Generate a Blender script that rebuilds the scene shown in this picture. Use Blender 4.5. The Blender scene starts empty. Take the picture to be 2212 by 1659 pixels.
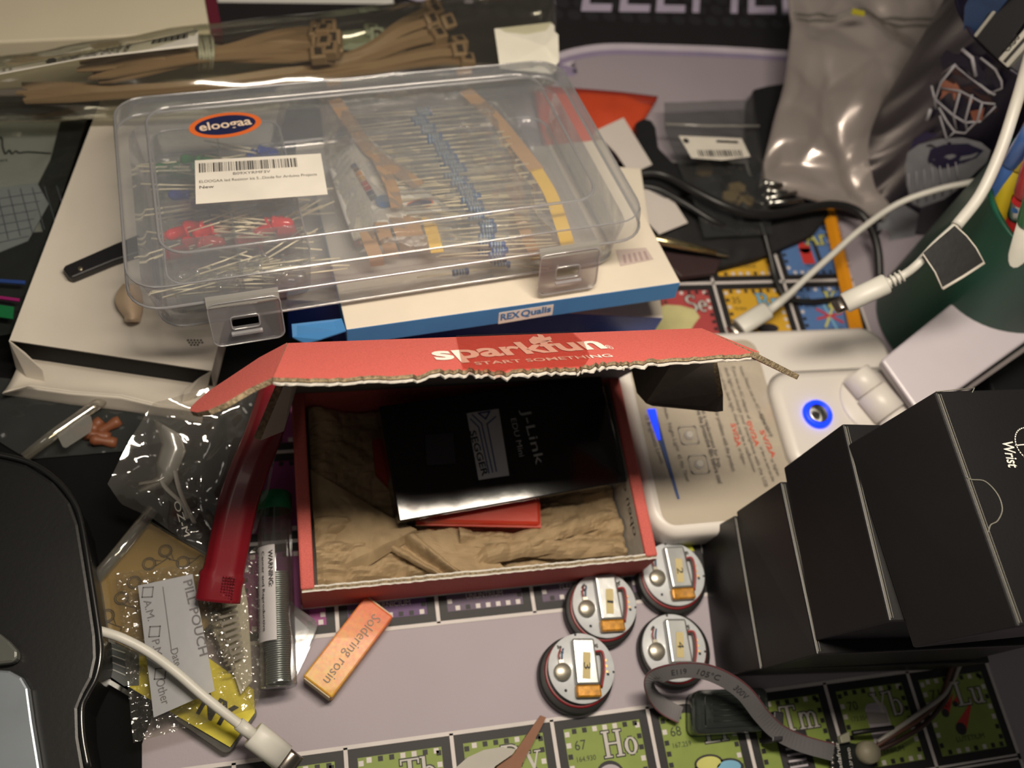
import bpy, math, random
from mathutils import Vector, Matrix, Quaternion, noise
V=Vector; PI=math.pi
sc=bpy.context.scene; COL=sc.collection
# ---------------- camera ----------------
CAMP=V((-0.09256182,-0.07548432,0.37509121)); FPX=1998.85
CR=Matrix(((0.9720246238264318,0.047241552465932674,-0.23007904379941393),(-0.14354109112920094,0.8948347239974259,-0.4226899240379549),(0.18591418943287394,0.44389081140116227,0.8765824899679917)))
cd=bpy.data.cameras.new('camera'); cam=bpy.data.objects.new('camera',cd); COL.objects.link(cam)
cam.matrix_world=Matrix.Translation(CAMP)@CR.to_4x4()
cd.sensor_width=36; cd.sensor_fit='HORIZONTAL'; cd.lens=FPX/2212*36; cd.clip_start=.01; cd.clip_end=20
cd.dof.use_dof=True; cd.dof.focus_distance=.31; cd.dof.aperture_fstop=9
sc.camera=cam
# ---------------- world, lights, exposure ----------------
w=bpy.data.worlds.new('room_light'); sc.world=w; w.use_nodes=True
bg=w.node_tree.nodes['Background']; bg.inputs[0].default_value=(1,.93,.84,1); bg.inputs[1].default_value=.055
def area(name,loc,target,sx,sy,power,col):
    l=bpy.data.lights.new(name,'AREA'); l.shape='RECTANGLE'; l.size=sx; l.size_y=sy; l.energy=power; l.color=col
    o=bpy.data.objects.new(name,l); COL.objects.link(o); o.location=loc
    o.rotation_euler=(V(target)-V(loc)).to_track_quat('-Z','Y').to_euler() if target else (0,0,0); return o
area('desk_lamp_light',(.0,.056,.41),None,.21,.038,1.95,(1,.88,.72))
area('ceiling_light',(-.9,-.3,1.9),(0,.1,0),.5,.5,1.3,(1,.9,.78))
sc.view_settings.view_transform='Standard'; sc.view_settings.look='None'; sc.view_settings.gamma=1
sc.view_settings.exposure=-.12
sc.view_settings.use_curve_mapping=False
try: sc.cycles.transparent_max_bounces=40
except Exception: pass
# ---------------- pixel/world helpers (points on real planes) ----------------
def ray(px,py): return CR@V(((px-1106)/FPX,-(py-829.5)/FPX,-1))
def P(px,py,z=0.0):
    d=ray(px,py); return CAMP+d*((z-CAMP.z)/d.z)
def PL(px,py,pl):
    o,n=pl; d=ray(px,py); return CAMP+d*((o-CAMP).dot(n)/d.dot(n))
def plane3(a,b,c):
    n=(b-a).cross(c-a).normalized()
    if n.z<0: n=-n
    return (a,n)
class Fr:
    def __init__(s,o,rv=(0,0,0)):
        rv=V(rv); a=rv.length
        s.q=Quaternion(rv.normalized(),a) if a>1e-9 else Quaternion()
        s.M=Matrix.Translation(V(o))@s.q.to_matrix().to_4x4(); s.I=s.M.inverted()
    def hit(s,px,py,w=0):
        o=s.I@CAMP; d=s.I.to_3x3()@ray(px,py); return o+d*((w-o.z)/d.z)
# ---------------- materials ----------------
def lin(c): return tuple(((x/255)/12.92 if x/255<=.04045 else ((x/255+.055)/1.055)**2.4) for x in c[:3])+(1,)
MC={}
def mat(name,c,rough=.5,metal=0,var=.06,nscale=60,bump=0,bscale=200,coat=0,spec=.5,emit=0,trans=0,sheen=0,stretch=None):
    if name in MC: return MC[name]
    m=bpy.data.materials.new(name); m.use_nodes=True; nt=m.node_tree; N=nt.nodes; L=nt.links
    b=N['Principled BSDF']; c=lin(c)
    tc=N.new('ShaderNodeTexCoord'); mp=N.new('ShaderNodeMapping'); L.new(tc.outputs['Object'],mp.inputs[0])
    if stretch: mp.inputs['Scale'].default_value=stretch
    n=N.new('ShaderNodeTexNoise'); n.inputs['Scale'].default_value=nscale; n.inputs['Detail'].default_value=4; L.new(mp.outputs[0],n.inputs['Vector'])
    r=N.new('ShaderNodeValToRGB'); r.color_ramp.elements[0].position=.3; r.color_ramp.elements[1].position=.7
    r.color_ramp.elements[0].color=tuple(x*(1-var) for x in c[:3])+(1,); r.color_ramp.elements[1].color=tuple(min(1,x*(1+var)) for x in c[:3])+(1,)
    L.new(n.outputs['Fac'],r.inputs[0]); L.new(r.outputs[0],b.inputs['Base Color'])
    b.inputs['Roughness'].default_value=rough; b.inputs['Metallic'].default_value=metal; b.inputs['Specular IOR Level'].default_value=spec
    b.inputs['Coat Weight'].default_value=coat; b.inputs['Coat Roughness'].default_value=.08; b.inputs['Transmission Weight'].default_value=trans
    if emit: L.new(r.outputs[0],b.inputs['Emission Color']); b.inputs['Emission Strength'].default_value=emit
    if bump:
        n2=N.new('ShaderNodeTexNoise'); n2.inputs['Scale'].default_value=bscale; n2.inputs['Detail'].default_value=5; L.new(mp.outputs[0],n2.inputs['Vector'])
        bp=N.new('ShaderNodeBump'); bp.inputs['Strength'].default_value=bump; bp.inputs['Distance'].default_value=.001
        L.new(n2.outputs['Fac'],bp.inputs['Height']); L.new(bp.outputs[0],b.inputs['Normal'])
    MC[name]=m; return m
def film(name,tint=(235,232,225),milk=.1,gloss=.12,rough=.12,bump=.3,bscale=90,milkc=(215,212,205),vor=0,fk=.55):
    """thin clear plastic: see-through film with a sheen and a little haze"""
    if name in MC: return MC[name]
    m=bpy.data.materials.new(name); m.use_nodes=True; nt=m.node_tree; N=nt.nodes; L=nt.links
    for x in list(N):
        if x.type=='BSDF_PRINCIPLED': N.remove(x)
    out=[x for x in N if x.type=='OUTPUT_MATERIAL'][0]
    t=N.new('ShaderNodeBsdfTransparent'); t.inputs[0].default_value=lin(tint)
    d=N.new('ShaderNodeBsdfDiffuse'); d.inputs[0].default_value=lin(milkc)
    tr=N.new('ShaderNodeBsdfTranslucent'); tr.inputs[0].default_value=lin(milkc)
    dm=N.new('ShaderNodeMixShader'); dm.inputs[0].default_value=.4; L.new(d.outputs[0],dm.inputs[1]); L.new(tr.outputs[0],dm.inputs[2])
    g=N.new('ShaderNodeBsdfGlossy'); g.inputs['Roughness'].default_value=rough; g.inputs[0].default_value=(1,1,1,1)
    m1=N.new('ShaderNodeMixShader'); m1.inputs[0].default_value=milk; L.new(t.outputs[0],m1.inputs[1]); L.new(dm.outputs[0],m1.inputs[2])
    fr=N.new('ShaderNodeLayerWeight'); fr.inputs[0].default_value=.25
    mu=N.new('ShaderNodeMath'); mu.operation='MULTIPLY_ADD'; mu.inputs[1].default_value=fk; mu.inputs[2].default_value=gloss; mu.use_clamp=True
    L.new(fr.outputs['Fresnel'],mu.inputs[0])
    m2=N.new('ShaderNodeMixShader'); L.new(mu.outputs[0],m2.inputs[0]); L.new(m1.outputs[0],m2.inputs[1]); L.new(g.outputs[0],m2.inputs[2]); L.new(m2.outputs[0],out.inputs[0])
    tc=N.new('ShaderNodeTexCoord'); n2=N.new('ShaderNodeTexNoise'); n2.inputs['Scale'].default_value=bscale; n2.inputs['Detail'].default_value=3; L.new(tc.outputs['Object'],n2.inputs['Vector'])
    bp=N.new('ShaderNodeBump'); bp.inputs['Strength'].default_value=bump; bp.inputs['Distance'].default_value=.002; L.new(n2.outputs['Fac'],bp.inputs['Height'])
    if vor:
        vo=N.new('ShaderNodeTexVoronoi'); vo.inputs['Scale'].default_value=vor; L.new(tc.outputs['Object'],vo.inputs['Vector'])
        b2=N.new('ShaderNodeBump'); b2.inputs['Strength'].default_value=.7; b2.inputs['Distance'].default_value=.003; L.new(vo.outputs['Distance'],b2.inputs['Height']); L.new(bp.outputs[0],b2.inputs['Normal']); bp=b2
    L.new(bp.outputs[0],g.inputs['Normal'])
    MC[name]=m; return m
# ---------------- mesh builder ----------------
class MB:
    def __init__(s): s.v=[]; s.f=[]; s.m=[]; s.s=[]
    def add(s,vs,fs,mi=0,sm=False):
        b=len(s.v); s.v+= [tuple(v) for v in vs]
        for f in fs: s.f.append(tuple(i+b for i in f)); s.m.append(mi); s.s.append(sm)
        return s
    def box(s,lo,hi,mi=0,M=None):
        x0,y0,z0=lo; x1,y1,z1=hi
        vs=[V(c) for c in ((x0,y0,z0),(x1,y0,z0),(x1,y1,z0),(x0,y1,z0),(x0,y0,z1),(x1,y0,z1),(x1,y1,z1),(x0,y1,z1))]
        if M: vs=[M@v for v in vs]
        return s.add(vs,[(0,3,2,1),(4,5,6,7),(0,1,5,4),(1,2,6,5),(2,3,7,6),(3,0,4,7)],mi)
    def prism(s,loop,off,mi=0,side=None,sm=False):
        """loop: 3D points; extruded by vector off"""
        n=len(loop); vs=[V(p) for p in loop]+[V(p)+V(off) for p in loop]
        nn=V((0,0,0))
        for i in range(n): nn+= V(loop[i]).cross(V(loop[(i+1)%n]))
        fl=nn.dot(V(off))>0
        a=tuple(range(n)); b=tuple(range(n,2*n))
        s.add(vs,[a[::-1] if fl else a,b if fl else b[::-1]],mi)
        b0=len(s.v)-2*n
        for i in range(n):
            j=(i+1)%n; q=(b0+i,b0+j,b0+n+j,b0+n+i)
            s.f.append(q if fl else q[::-1]); s.m.append(mi if side is None else side); s.s.append(sm)
        return s
    def loft(s,rings,mi=0,sm=True,close=True,cap=True):
        n=len(rings[0]); b=len(s.v)
        for r in rings: s.v+=[tuple(p) for p in r]
        for k in range(len(rings)-1):
            for i in range(n if close else n-1):
                j=(i+1)%n; s.f.append((b+k*n+i,b+k*n+j,b+(k+1)*n+j,b+(k+1)*n+i)); s.m.append(mi); s.s.append(sm)
        if cap and close:
            s.f.append(tuple(b+i for i in range(n))[::-1]); s.m.append(mi); s.s.append(False)
            e=b+(len(rings)-1)*n; s.f.append(tuple(e+i for i in range(n))); s.m.append(mi); s.s.append(False)
        return s
    def tube(s,pts,r,n=10,mi=0,cap=True,flat=1.0,up=None):
        pts=[V(p) for p in pts]; rings=[]; prev=None
        for i,p in enumerate(pts):
            t=(pts[min(i+1,len(pts)-1)]-pts[max(i-1,0)]).normalized()
            if prev is None: a=t.orthogonal().normalized() if up is None else (V(up)-t*t.dot(V(up))).normalized()
            else: a=(prev-t*prev.dot(t)).normalized()
            prev=a; b=t.cross(a); rr=r[i] if isinstance(r,(list,tuple)) else r
            rings.append([p+(a*math.cos(2*PI*k/n)*flat+b*math.sin(2*PI*k/n))*rr for k in range(n)])
        return s.loft(rings,mi,True,True,cap)
    def lathe(s,prof,n=40,M=None,mi=0,cap=False,sm=True):
        rings=[[ (M@V((r*math.cos(2*PI*k/n),r*math.sin(2*PI*k/n),z))) if M else V((r*math.cos(2*PI*k/n),r*math.sin(2*PI*k/n),z)) for k in range(n)] for r,z in prof]
        return s.loft(rings,mi,sm,True,cap)
    def patch(s,fn,nu,nv,th=0,mi=0,sm=True):
        """fn(u,v)->point; closed slab of thickness th below"""
        g=[[V(fn(i/nu,j/nv)) for j in range(nv+1)] for i in range(nu+1)]
        b=len(s.v); W=nv+1
        for r in g: s.v+=[tuple(p) for p in r]
        for i in range(nu):
            for j in range(nv): s.f.append((b+i*W+j,b+(i+1)*W+j,b+(i+1)*W+j+1,b+i*W+j+1)); s.m.append(mi); s.s.append(sm)
        if th:
            c=len(s.v)
            for r in g: s.v+=[(p.x,p.y,p.z-th) for p in r]
            for i in range(nu):
                for j in range(nv): s.f.append((c+i*W+j,c+i*W+j+1,c+(i+1)*W+j+1,c+(i+1)*W+j)); s.m.append(mi); s.s.append(sm)
            ed=[i*W for i in range(nu+1)]+[nu*W+j for j in range(1,W)]+[i*W+nv for i in range(nu-1,-1,-1)]+[j for j in range(nv-1,0,-1)]
            for a,d in zip(ed,ed[1:]+ed[:1]): s.f.append((b+d,b+a,c+a,c+d)); s.m.append(mi); s.s.append(False)
        return s
    def disc(s,c,r,nrm=(0,0,1),n=24,mi=0,ry=None,rot=0):
        q=V(nrm).to_track_quat('Z','Y'); ry=ry or r
        vs=[V(c)+q@(Matrix.Rotation(rot,3,'Z')@V((r*math.cos(2*PI*k/n),ry*math.sin(2*PI*k/n),0))) for k in range(n)]
        return s.add(vs,[tuple(range(n))],mi)
    def mesh(s,t,M,mi=0):
        vs,fs=t; return s.add([M@V(v) for v in vs],fs,mi)
TC={}
def textmesh(t,bold=0,shear=0,space=1):
    k=(t,bold,shear,space)
    if k in TC: return TC[k]
    cu=bpy.data.curves.new('t','FONT'); cu.body=t; cu.size=1; cu.offset=bold; cu.shear=shear; cu.space_character=space; cu.fill_mode='FRONT'; cu.resolution_u=3
    o=bpy.data.objects.new('t',cu); COL.objects.link(o)
    me=bpy.data.meshes.new_from_object(o.evaluated_get(bpy.context.evaluated_depsgraph_get()))
    vs=[v.co.copy() for v in me.vertices]; fs=[tuple(p.vertices) for p in me.polygons]
    bpy.data.objects.remove(o); bpy.data.curves.remove(cu); bpy.data.meshes.remove(me)
    x0=min(v.x for v in vs); x1=max(v.x for v in vs); TC[k]=([V((v.x-x0,v.y,0)) for v in vs],fs,x1-x0); return TC[k]
def text(mb,t,A,B,h,up,mi=0,bold=0,shear=0,space=1):
    """text running from A to B (world/local), cap height h along 'up' (projected)"""
    vs,fs,wd=textmesh(t,bold,shear,space); A=V(A);B=V(B); x=(B-A); y=V(up); xn=x.normalized(); y=(y-xn*y.dot(xn)).normalized()
    mb.add([A+x*(v.x/wd)+y*(v.y/.7*h) for v in vs],fs,mi)
def build(name,mb,mats,parent=None,loc=None,bevel=0,solid=0,seg=2,M=None):
    """one mesh object; vertices given in world space, or in the parent's space when the parent has _local"""
    me=bpy.data.meshes.new(name); me.from_pydata(mb.v,[],mb.f)
    if not isinstance(mats,(list,tuple)): mats=[mats]
    for m in mats: me.materials.append(m)
    me.polygons.foreach_set('material_index',mb.m); me.polygons.foreach_set('use_smooth',mb.s)
    o=bpy.data.objects.new(name,me); COL.objects.link(o)
    if parent is not None:
        o.parent=parent
        if not parent.get('_l'):
            me.transform(Matrix.Translation(-wl(parent)))
        else: o['_l']=1
    else:
        c=V((0,0,0)) if not mb.v else sum((V(v) for v in mb.v),V((0,0,0)))/len(mb.v); c.z=min(v[2] for v in mb.v)
        me.transform(Matrix.Translation(-c)); o.location=c
    me.update()
    if bevel: b=o.modifiers.new('bevel','BEVEL'); b.width=bevel; b.segments=seg; b.limit_method='ANGLE'; b.angle_limit=.6
    if solid: b=o.modifiers.new('solid','SOLIDIFY'); b.thickness=solid
    return o
def wl(o):
    p=V(o.location)
    while o.parent: o=o.parent; p=p+V(o.location)
    return p
def tag(o,label,cat,group=None,kind=None):
    if label: o['label']=label
    if cat: o['category']=cat
    if group: o['group']=group
    if kind: o['kind']=kind
    return o
def thing(name,label,cat,loc,group=None,fr=None,local=False):
    o=bpy.data.objects.new(name,None); COL.objects.link(o); o.empty_display_size=.01
    if fr: o.location=fr.M.translation; o.rotation_mode='QUATERNION'; o.rotation_quaternion=fr.q; o['_l']=1
    else: o.location=loc
    if local: o['_l']=1
    return tag(o,label,cat,group)
def copy_tree(o,parent=None):
    c=o.copy(); COL.objects.link(c)
    if parent: c.parent=parent
    for ch in list(o.children): copy_tree(ch,c)
    return c
def rr(x0,y0,x1,y1,r,z=0,n=6):
    out=[]
    for cx,cy,a in ((x1-r,y1-r,0),(x0+r,y1-r,PI/2),(x0+r,y0+r,PI),(x1-r,y0+r,3*PI/2)):
        for k in range(n+1): t=a+k*PI/2/n; out.append(V((cx+r*math.cos(t),cy+r*math.sin(t),z)))
    return out
def cr(pts,n=8):
    """Catmull-Rom through points"""
    pts=[V(p) for p in pts]; out=[]
    e=[pts[0]*2-pts[1]]+pts+[pts[-1]*2-pts[-2]]
    for i in range(1,len(e)-2):
        a,b,c,d=e[i-1:i+3]
        for k in range(n):
            t=k/n; out.append(.5*((2*b)+(c-a)*t+(2*a-5*b+4*c-d)*t*t+(3*b-a-3*c+d)*t**3))
    out.append(pts[-1]); return out
def plate(mb,pxs,pl,th,mi=0,side=None):
    """flat sheet whose outline lies on plane pl (z height or (point,normal)), extruded down by th"""
    if isinstance(pl,(int,float)): pl=(V((0,0,pl)),V((0,0,1)))
    loop=[PL(x,y,pl) for x,y in pxs]; mb.prism(loop,pl[1]*-th,mi,side); return loop
def crumple(p,sc=60,amp=.003,seed=0):
    q=V((p.x*sc+seed*7.3,p.y*sc-seed*3.1,seed*1.7)); d=noise.voronoi(q)[0]; d2=noise.voronoi(q*2.3+V((5,2,1)))[0]
    return amp*((d[1]-d[0])*1.0+(d2[1]-d2[0])*.35-.4)
def sheet(edgeA,edgeB,zf,nu=24,nv=16,amp=.002,sc=60,seed=0,bulge=0):
    """surface between two pixel polylines; zf(u,v) gives height"""
    def pl(e,t):
        L=[0]
        for a,b in zip(e,e[1:]): L.append(L[-1]+math.hypot(b[0]-a[0],b[1]-a[1]))
        s=t*L[-1]
        for i in range(len(e)-1):
            if s<=L[i+1] or i==len(e)-2:
                k=(s-L[i])/max(1e-9,L[i+1]-L[i]); return e[i][0]+(e[i+1][0]-e[i][0])*k,e[i][1]+(e[i+1][1]-e[i][1])*k
    def fn(u,v):
        a=pl(edgeA,u); b=pl(edgeB,u); x=a[0]+(b[0]-a[0])*v; y=a[1]+(b[1]-a[1])*v
        z=zf(u,v) if callable(zf) else zf
        q=P(x,y,z); k=min(1,8*min(u,1-u,v,1-v))
        q.z+=crumple(q,sc,amp,seed)+bulge*math.sin(PI*u)**.6*math.sin(PI*v)**.6
        return q
    return fn
random.seed(7)
# ======================= SETTING: desk and printed mat =======================
mb=MB(); mb.box((-.7,-.35,-.03),(.8,.62,-.0032)); d=build('desk',mb,mat('desk_black',(34,32,32),.5,var=.2,nscale=20,bump=.1)); tag(d,'dark desk top under the printed mat','desk')
for x in (-.6,.7):
    for y in (-.3,.55):
        b2=MB(); b2.box((x,y,-.72),(x+.05,y+.05,-.03)); build('leg',b2,mat('desk_leg',(30,30,30),.5),d)
mb=MB(); mb.box((-2,-2,-.74),(2,2,-.72)); f=build('floor',mb,mat('floor_dark',(90,80,72),.7,var=.2,nscale=8)); f['kind']='structure'
CX=.04; CY=.04*.9829; GAP=1.0697
mt=thing('desk_mat','large desk mat printed with a coloured periodic table on lilac grey','desk mat',(0,0,-.0032))
mb=MB(); mb.prism(rr(-.38,-.30,.52,.46,.012,-.0032),(0,0,.0032)); build('mat_surface',mb,mat('mat_lilac',(164,154,163),.62,var=.05,nscale=14,bump=.08,bscale=900),mt,bevel=.0006)
# header band
LY=.00006
mb=MB()
line=[P(x,y,LY) for x,y in ((1212,112),(1240,104),(1290,96),(1340,94),(1420,96),(1520,99),(1620,104),(1720,110))]
line=[V((-.33,line[0].y-.012,LY)),V((.04,line[0].y-.011,LY)),line[0]-V((.006,.003,0))]+line+[V((.33,line[-1].y+.001,LY)),V((.40,line[-1].y+.02,LY))]
line=cr(line,4)
top=[V((.42,.452,LY)),V((-.36,.452,LY))]
mb.add(line+top,[tuple(range(len(line)+2))],0)
for i in range(len(line)-1):
    a,b=line[i],line[i+1]; dz=V((0,0,LY)); wv=V((0,.0090,0))
    mb.add([a+dz,b+dz,b+dz-wv,a+dz-wv],[(3,2,1,0)],1)
    mb.add([a+dz-wv*.55+dz,b+dz-wv*.55+dz,b+2*dz-wv,a+2*dz-wv],[(3,2,1,0)],2)
# faint hexagons
for i in range(34):
    for j in range(5):
        c=V((-.02+i*.011+(j%2)*.0055,.345+j*.0095,LY*2)); 
        if c.x<line[-1].x and c.y>.337+.0: mb.disc(c,.0046,n=6,mi=3)
# header lettering (lower ends of the letters reach the frame)
def pt(x,y): return P(x,y,LY*3)
text(mb,'ELEMENTS',pt(1255,24),pt(1255,24)+ (pt(1720,36)-pt(1255,30))*1.62,.05,(0.0,1,0),4,bold=.0,shear=.5)
text(mb,'TABLE OF',pt(1116,8)-(pt(1720,36)-pt(1255,30))*1.5,pt(1116,8),.05,(0,1,0),4,bold=.0,shear=.4)
o=build('header_print',mb,[mat('print_black',(30,28,31),.6,var=.08),mat('print_lilac_white',(208,198,212),.6),mat('print_lilac_dim',(150,138,168),.6),mat('print_hex',(44,43,48),.55),mat('print_lettering',(190,180,205),.6)],mt)
# cells
GREEN,RED,YEL,BLU,PUR,MAG,GRY,DBL=range(4,12)
mats=[mat('print_black',(0,0,0)),mat('print_white_line',(205,198,196),.6),mat('print_dark_text',(40,48,36),.6),mat('print_pale_text',(190,186,180),.6),
 mat('stamp_green',(128,146,66),.6,var=.08,nscale=90),mat('stamp_red',(168,66,68),.6),mat('stamp_yellow',(205,160,44),.6),mat('stamp_blue',(84,118,172),.6),mat('stamp_purple',(92,64,110),.6),mat('stamp_magenta',(140,60,120),.6),mat('stamp_grey',(92,78,100),.6),mat('stamp_dark_blue',(46,46,92),.6),
 mat('art_dark',(40,36,40),.6),mat('art_red',(190,52,48),.6),mat('art_sky',(120,175,205),.6),mat('art_straw',(196,196,110),.6),mat('art_mist',(176,168,176),.6)]
random.seed(3)
mb=MB()
def rect(x0,y0,x1,y1,z,mi): mb.add([V((x0,y0,z)),V((x1,y0,z)),V((x1,y1,z)),V((x0,y1,z))],[(0,1,2,3)],mi)
# slab-serif glyphs built from strokes: unit box, x 0..1, y 0..1 (cap height)
def seg(a,b,w): 
    a,b=V(a).to_2d(),V(b).to_2d(); d=(b-a).normalized()*w/2; n=V((-d.y,d.x)).to_2d() if False else Vector((-d.y,d.x)); return [a-n,b-n,b+n,a+n]
T,t=.15,.07
def arc(cx,cy,rx,ry,a0,a1,n=14):
    o=[];i=[]
    for k in range(n+1):
        a=math.radians(a0+(a1-a0)*k/n); w=t+(T-t)*abs(math.cos(a)); c=(math.cos(a),math.sin(a))
        o.append(Vector((cx+c[0]*(rx+w/2),cy+c[1]*(ry+t/2)))); i.append(Vector((cx+c[0]*(rx-w/2),cy+c[1]*(ry-t/2))))
    return [[o[k],o[k+1],i[k+1],i[k]] for k in range(n)]
def R(x0,y0,x1,y1): return [[Vector((x0,y0)),Vector((x1,y0)),Vector((x1,y1)),Vector((x0,y1))]]
GL={'H':(.9,R(.12,0,.27,1)+R(.63,0,.78,1)+R(.2,.48,.7,.55)+sum([R(x,y,x+.33,y+.06) for x in (.03,.54) for y in (0,.94)],[])),
'T':(.8,R(.33,0,.48,1)+R(.04,.94,.77,1)+R(.22,0,.59,.06)+R(.04,.8,.1,1)+R(.71,.8,.77,1)),
'L':(.75,R(.12,0,.27,1)+R(.02,.94,.38,1)+R(.02,0,.68,.06)+R(.62,0,.68,.24)),
'D':(.9,R(.12,0,.27,1)+R(.02,.94,.4,1)+R(.02,0,.4,.06)+arc(.38,.5,.38,.47,-90,90)),
'Y':(.85,R(.34,0,.49,.45)+[seg((.15,1),(.42,.42),.15),seg((.72,1),(.44,.42),.08)]+R(.22,0,.61,.06)+R(.02,.94,.32,1)+R(.56,.94,.85,1)),
'S':(.65,arc(.33,.74,.22,.22,60,270,9)+arc(.33,.27,.22,.24,-120,90,9)+R(.5,.78,.56,.98)+R(.08,.02,.14,.24)),
'B':(.8,R(.12,0,.27,1)+R(.02,.94,.4,1)+R(.02,0,.4,.06)+R(.2,.48,.42,.55)+arc(.38,.74,.24,.22,-90,90,9)+arc(.4,.27,.28,.23,-90,90,9)),
'K':(.85,R(.12,0,.27,1)+R(.02,.94,.38,1)+R(.02,0,.38,.06)+[seg((.25,.42),(.66,.97),.08),seg((.38,.56),(.7,.03),.15)]+R(.55,.94,.82,1)+R(.55,0,.84,.06)),
'A':(.9,[seg((.12,.03),(.44,1),.07),seg((.42,1),(.76,.03),.15)]+R(.2,.33,.64,.39)+R(0,0,.27,.06)+R(.6,0,.92,.06)),
'G':(.9,arc(.42,.5,.32,.47,40,330)+R(.62,.05,.77,.45)+R(.5,.42,.88,.48)),
'C':(.8,arc(.42,.5,.32,.47,45,315)),'E':(.75,R(.12,0,.27,1)+R(.02,.94,.66,1)+R(.02,0,.68,.06)+R(.2,.48,.5,.54)),'F':(.7,R(.12,0,.27,1)+R(.02,.94,.66,1)+R(.02,0,.38,.06)+R(.2,.48,.5,.54)),
'o':(.62,arc(.3,.33,.2,.3,0,360)),'e':(.56,arc(.28,.33,.19,.3,0,310)+R(.12,.32,.46,.38)),'c':(.52,arc(.28,.33,.19,.3,50,310)),
'b':(.66,R(.08,0,.21,1.02)+R(0,.97,.15,1.02)+arc(.33,.33,.19,.3,-120,120)),'d':(.66,R(.42,0,.55,1.02)+R(.36,.97,.5,1.02)+R(.5,0,.63,.05)+arc(.28,.33,.18,.3,60,300)),
'n':(.7,R(.08,0,.21,.66)+R(.42,0,.55,.5)+R(0,0,.29,.05)+R(.35,0,.63,.05)+arc(.33,.46,.15,.17,0,170,8)),
'm':(1.0,R(.08,0,.2,.66)+R(.4,0,.52,.5)+R(.72,0,.84,.5)+R(0,0,.28,.05)+R(.33,0,.6,.05)+R(.65,0,.93,.05)+arc(.31,.46,.15,.17,0,170,8)+arc(.63,.46,.15,.17,0,170,8)),
'r':(.5,R(.08,0,.21,.66)+R(0,0,.3,.05)+arc(.35,.46,.14,.17,40,170,6)),'u':(.7,R(.1,.18,.23,.66)+R(.44,0,.57,.66)+R(0,.61,.2,.66)+R(.36,.61,.55,.66)+R(.5,0,.66,.05)+arc(.32,.2,.15,.17,180,350,8)),
'y':(.66,[seg((.12,.64),(.36,.02),.13),seg((.56,.64),(.24,-.28),.07)]+R(0,.61,.26,.66)+R(.42,.61,.68,.66)+R(.12,-.3,.26,-.22)),
'l':(.34,R(.08,0,.21,1.02)+R(0,0,.3,.05)),'s':(.5,arc(.25,.49,.14,.14,60,270,6)+arc(.25,.17,.15,.14,-120,90,6)),'h':(.7,R(.08,0,.21,1.02)+R(.42,0,.55,.5)+R(0,0,.29,.05)+R(.35,0,.63,.05)+arc(.33,.46,.15,.17,0,170,8)),'a':(.6,arc(.28,.22,.16,.19,0,360)+R(.38,0,.5,.5)+arc(.3,.46,.14,.17,0,150,6)),'i':(.32,R(.08,0,.21,.66)+R(.08,.8,.21,.95))}
def glyphs(mb,s,x,y,h,z,fill,line):
    for ch in s:
        wd,ps=GL[ch]
        for grow,mi,zz in ((.045,line,z),(0,fill,z+LY)):
            k=0
            for p in ps:
                c=sum(p,Vector((0,0)))/len(p); k+=1; q=[]
                for v in p:
                    dd=v-c; q.append(c+dd+Vector((math.copysign(grow,dd.x),math.copysign(grow,dd.y)))*(1 if grow else 0))
                loop=[V((x+v.x*h,y+v.y*h,zz+k*3e-7)) for v in q]
                n=(loop[1]-loop[0]).cross(loop[2]-loop[0]).z
                mb.add(loop,[tuple(range(len(loop))) if n>0 else tuple(range(len(loop)))[::-1]],mi)
        x+=wd*h
    return x
def gwid(s,h): return sum(GL[c][0] for c in s)*h
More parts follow.
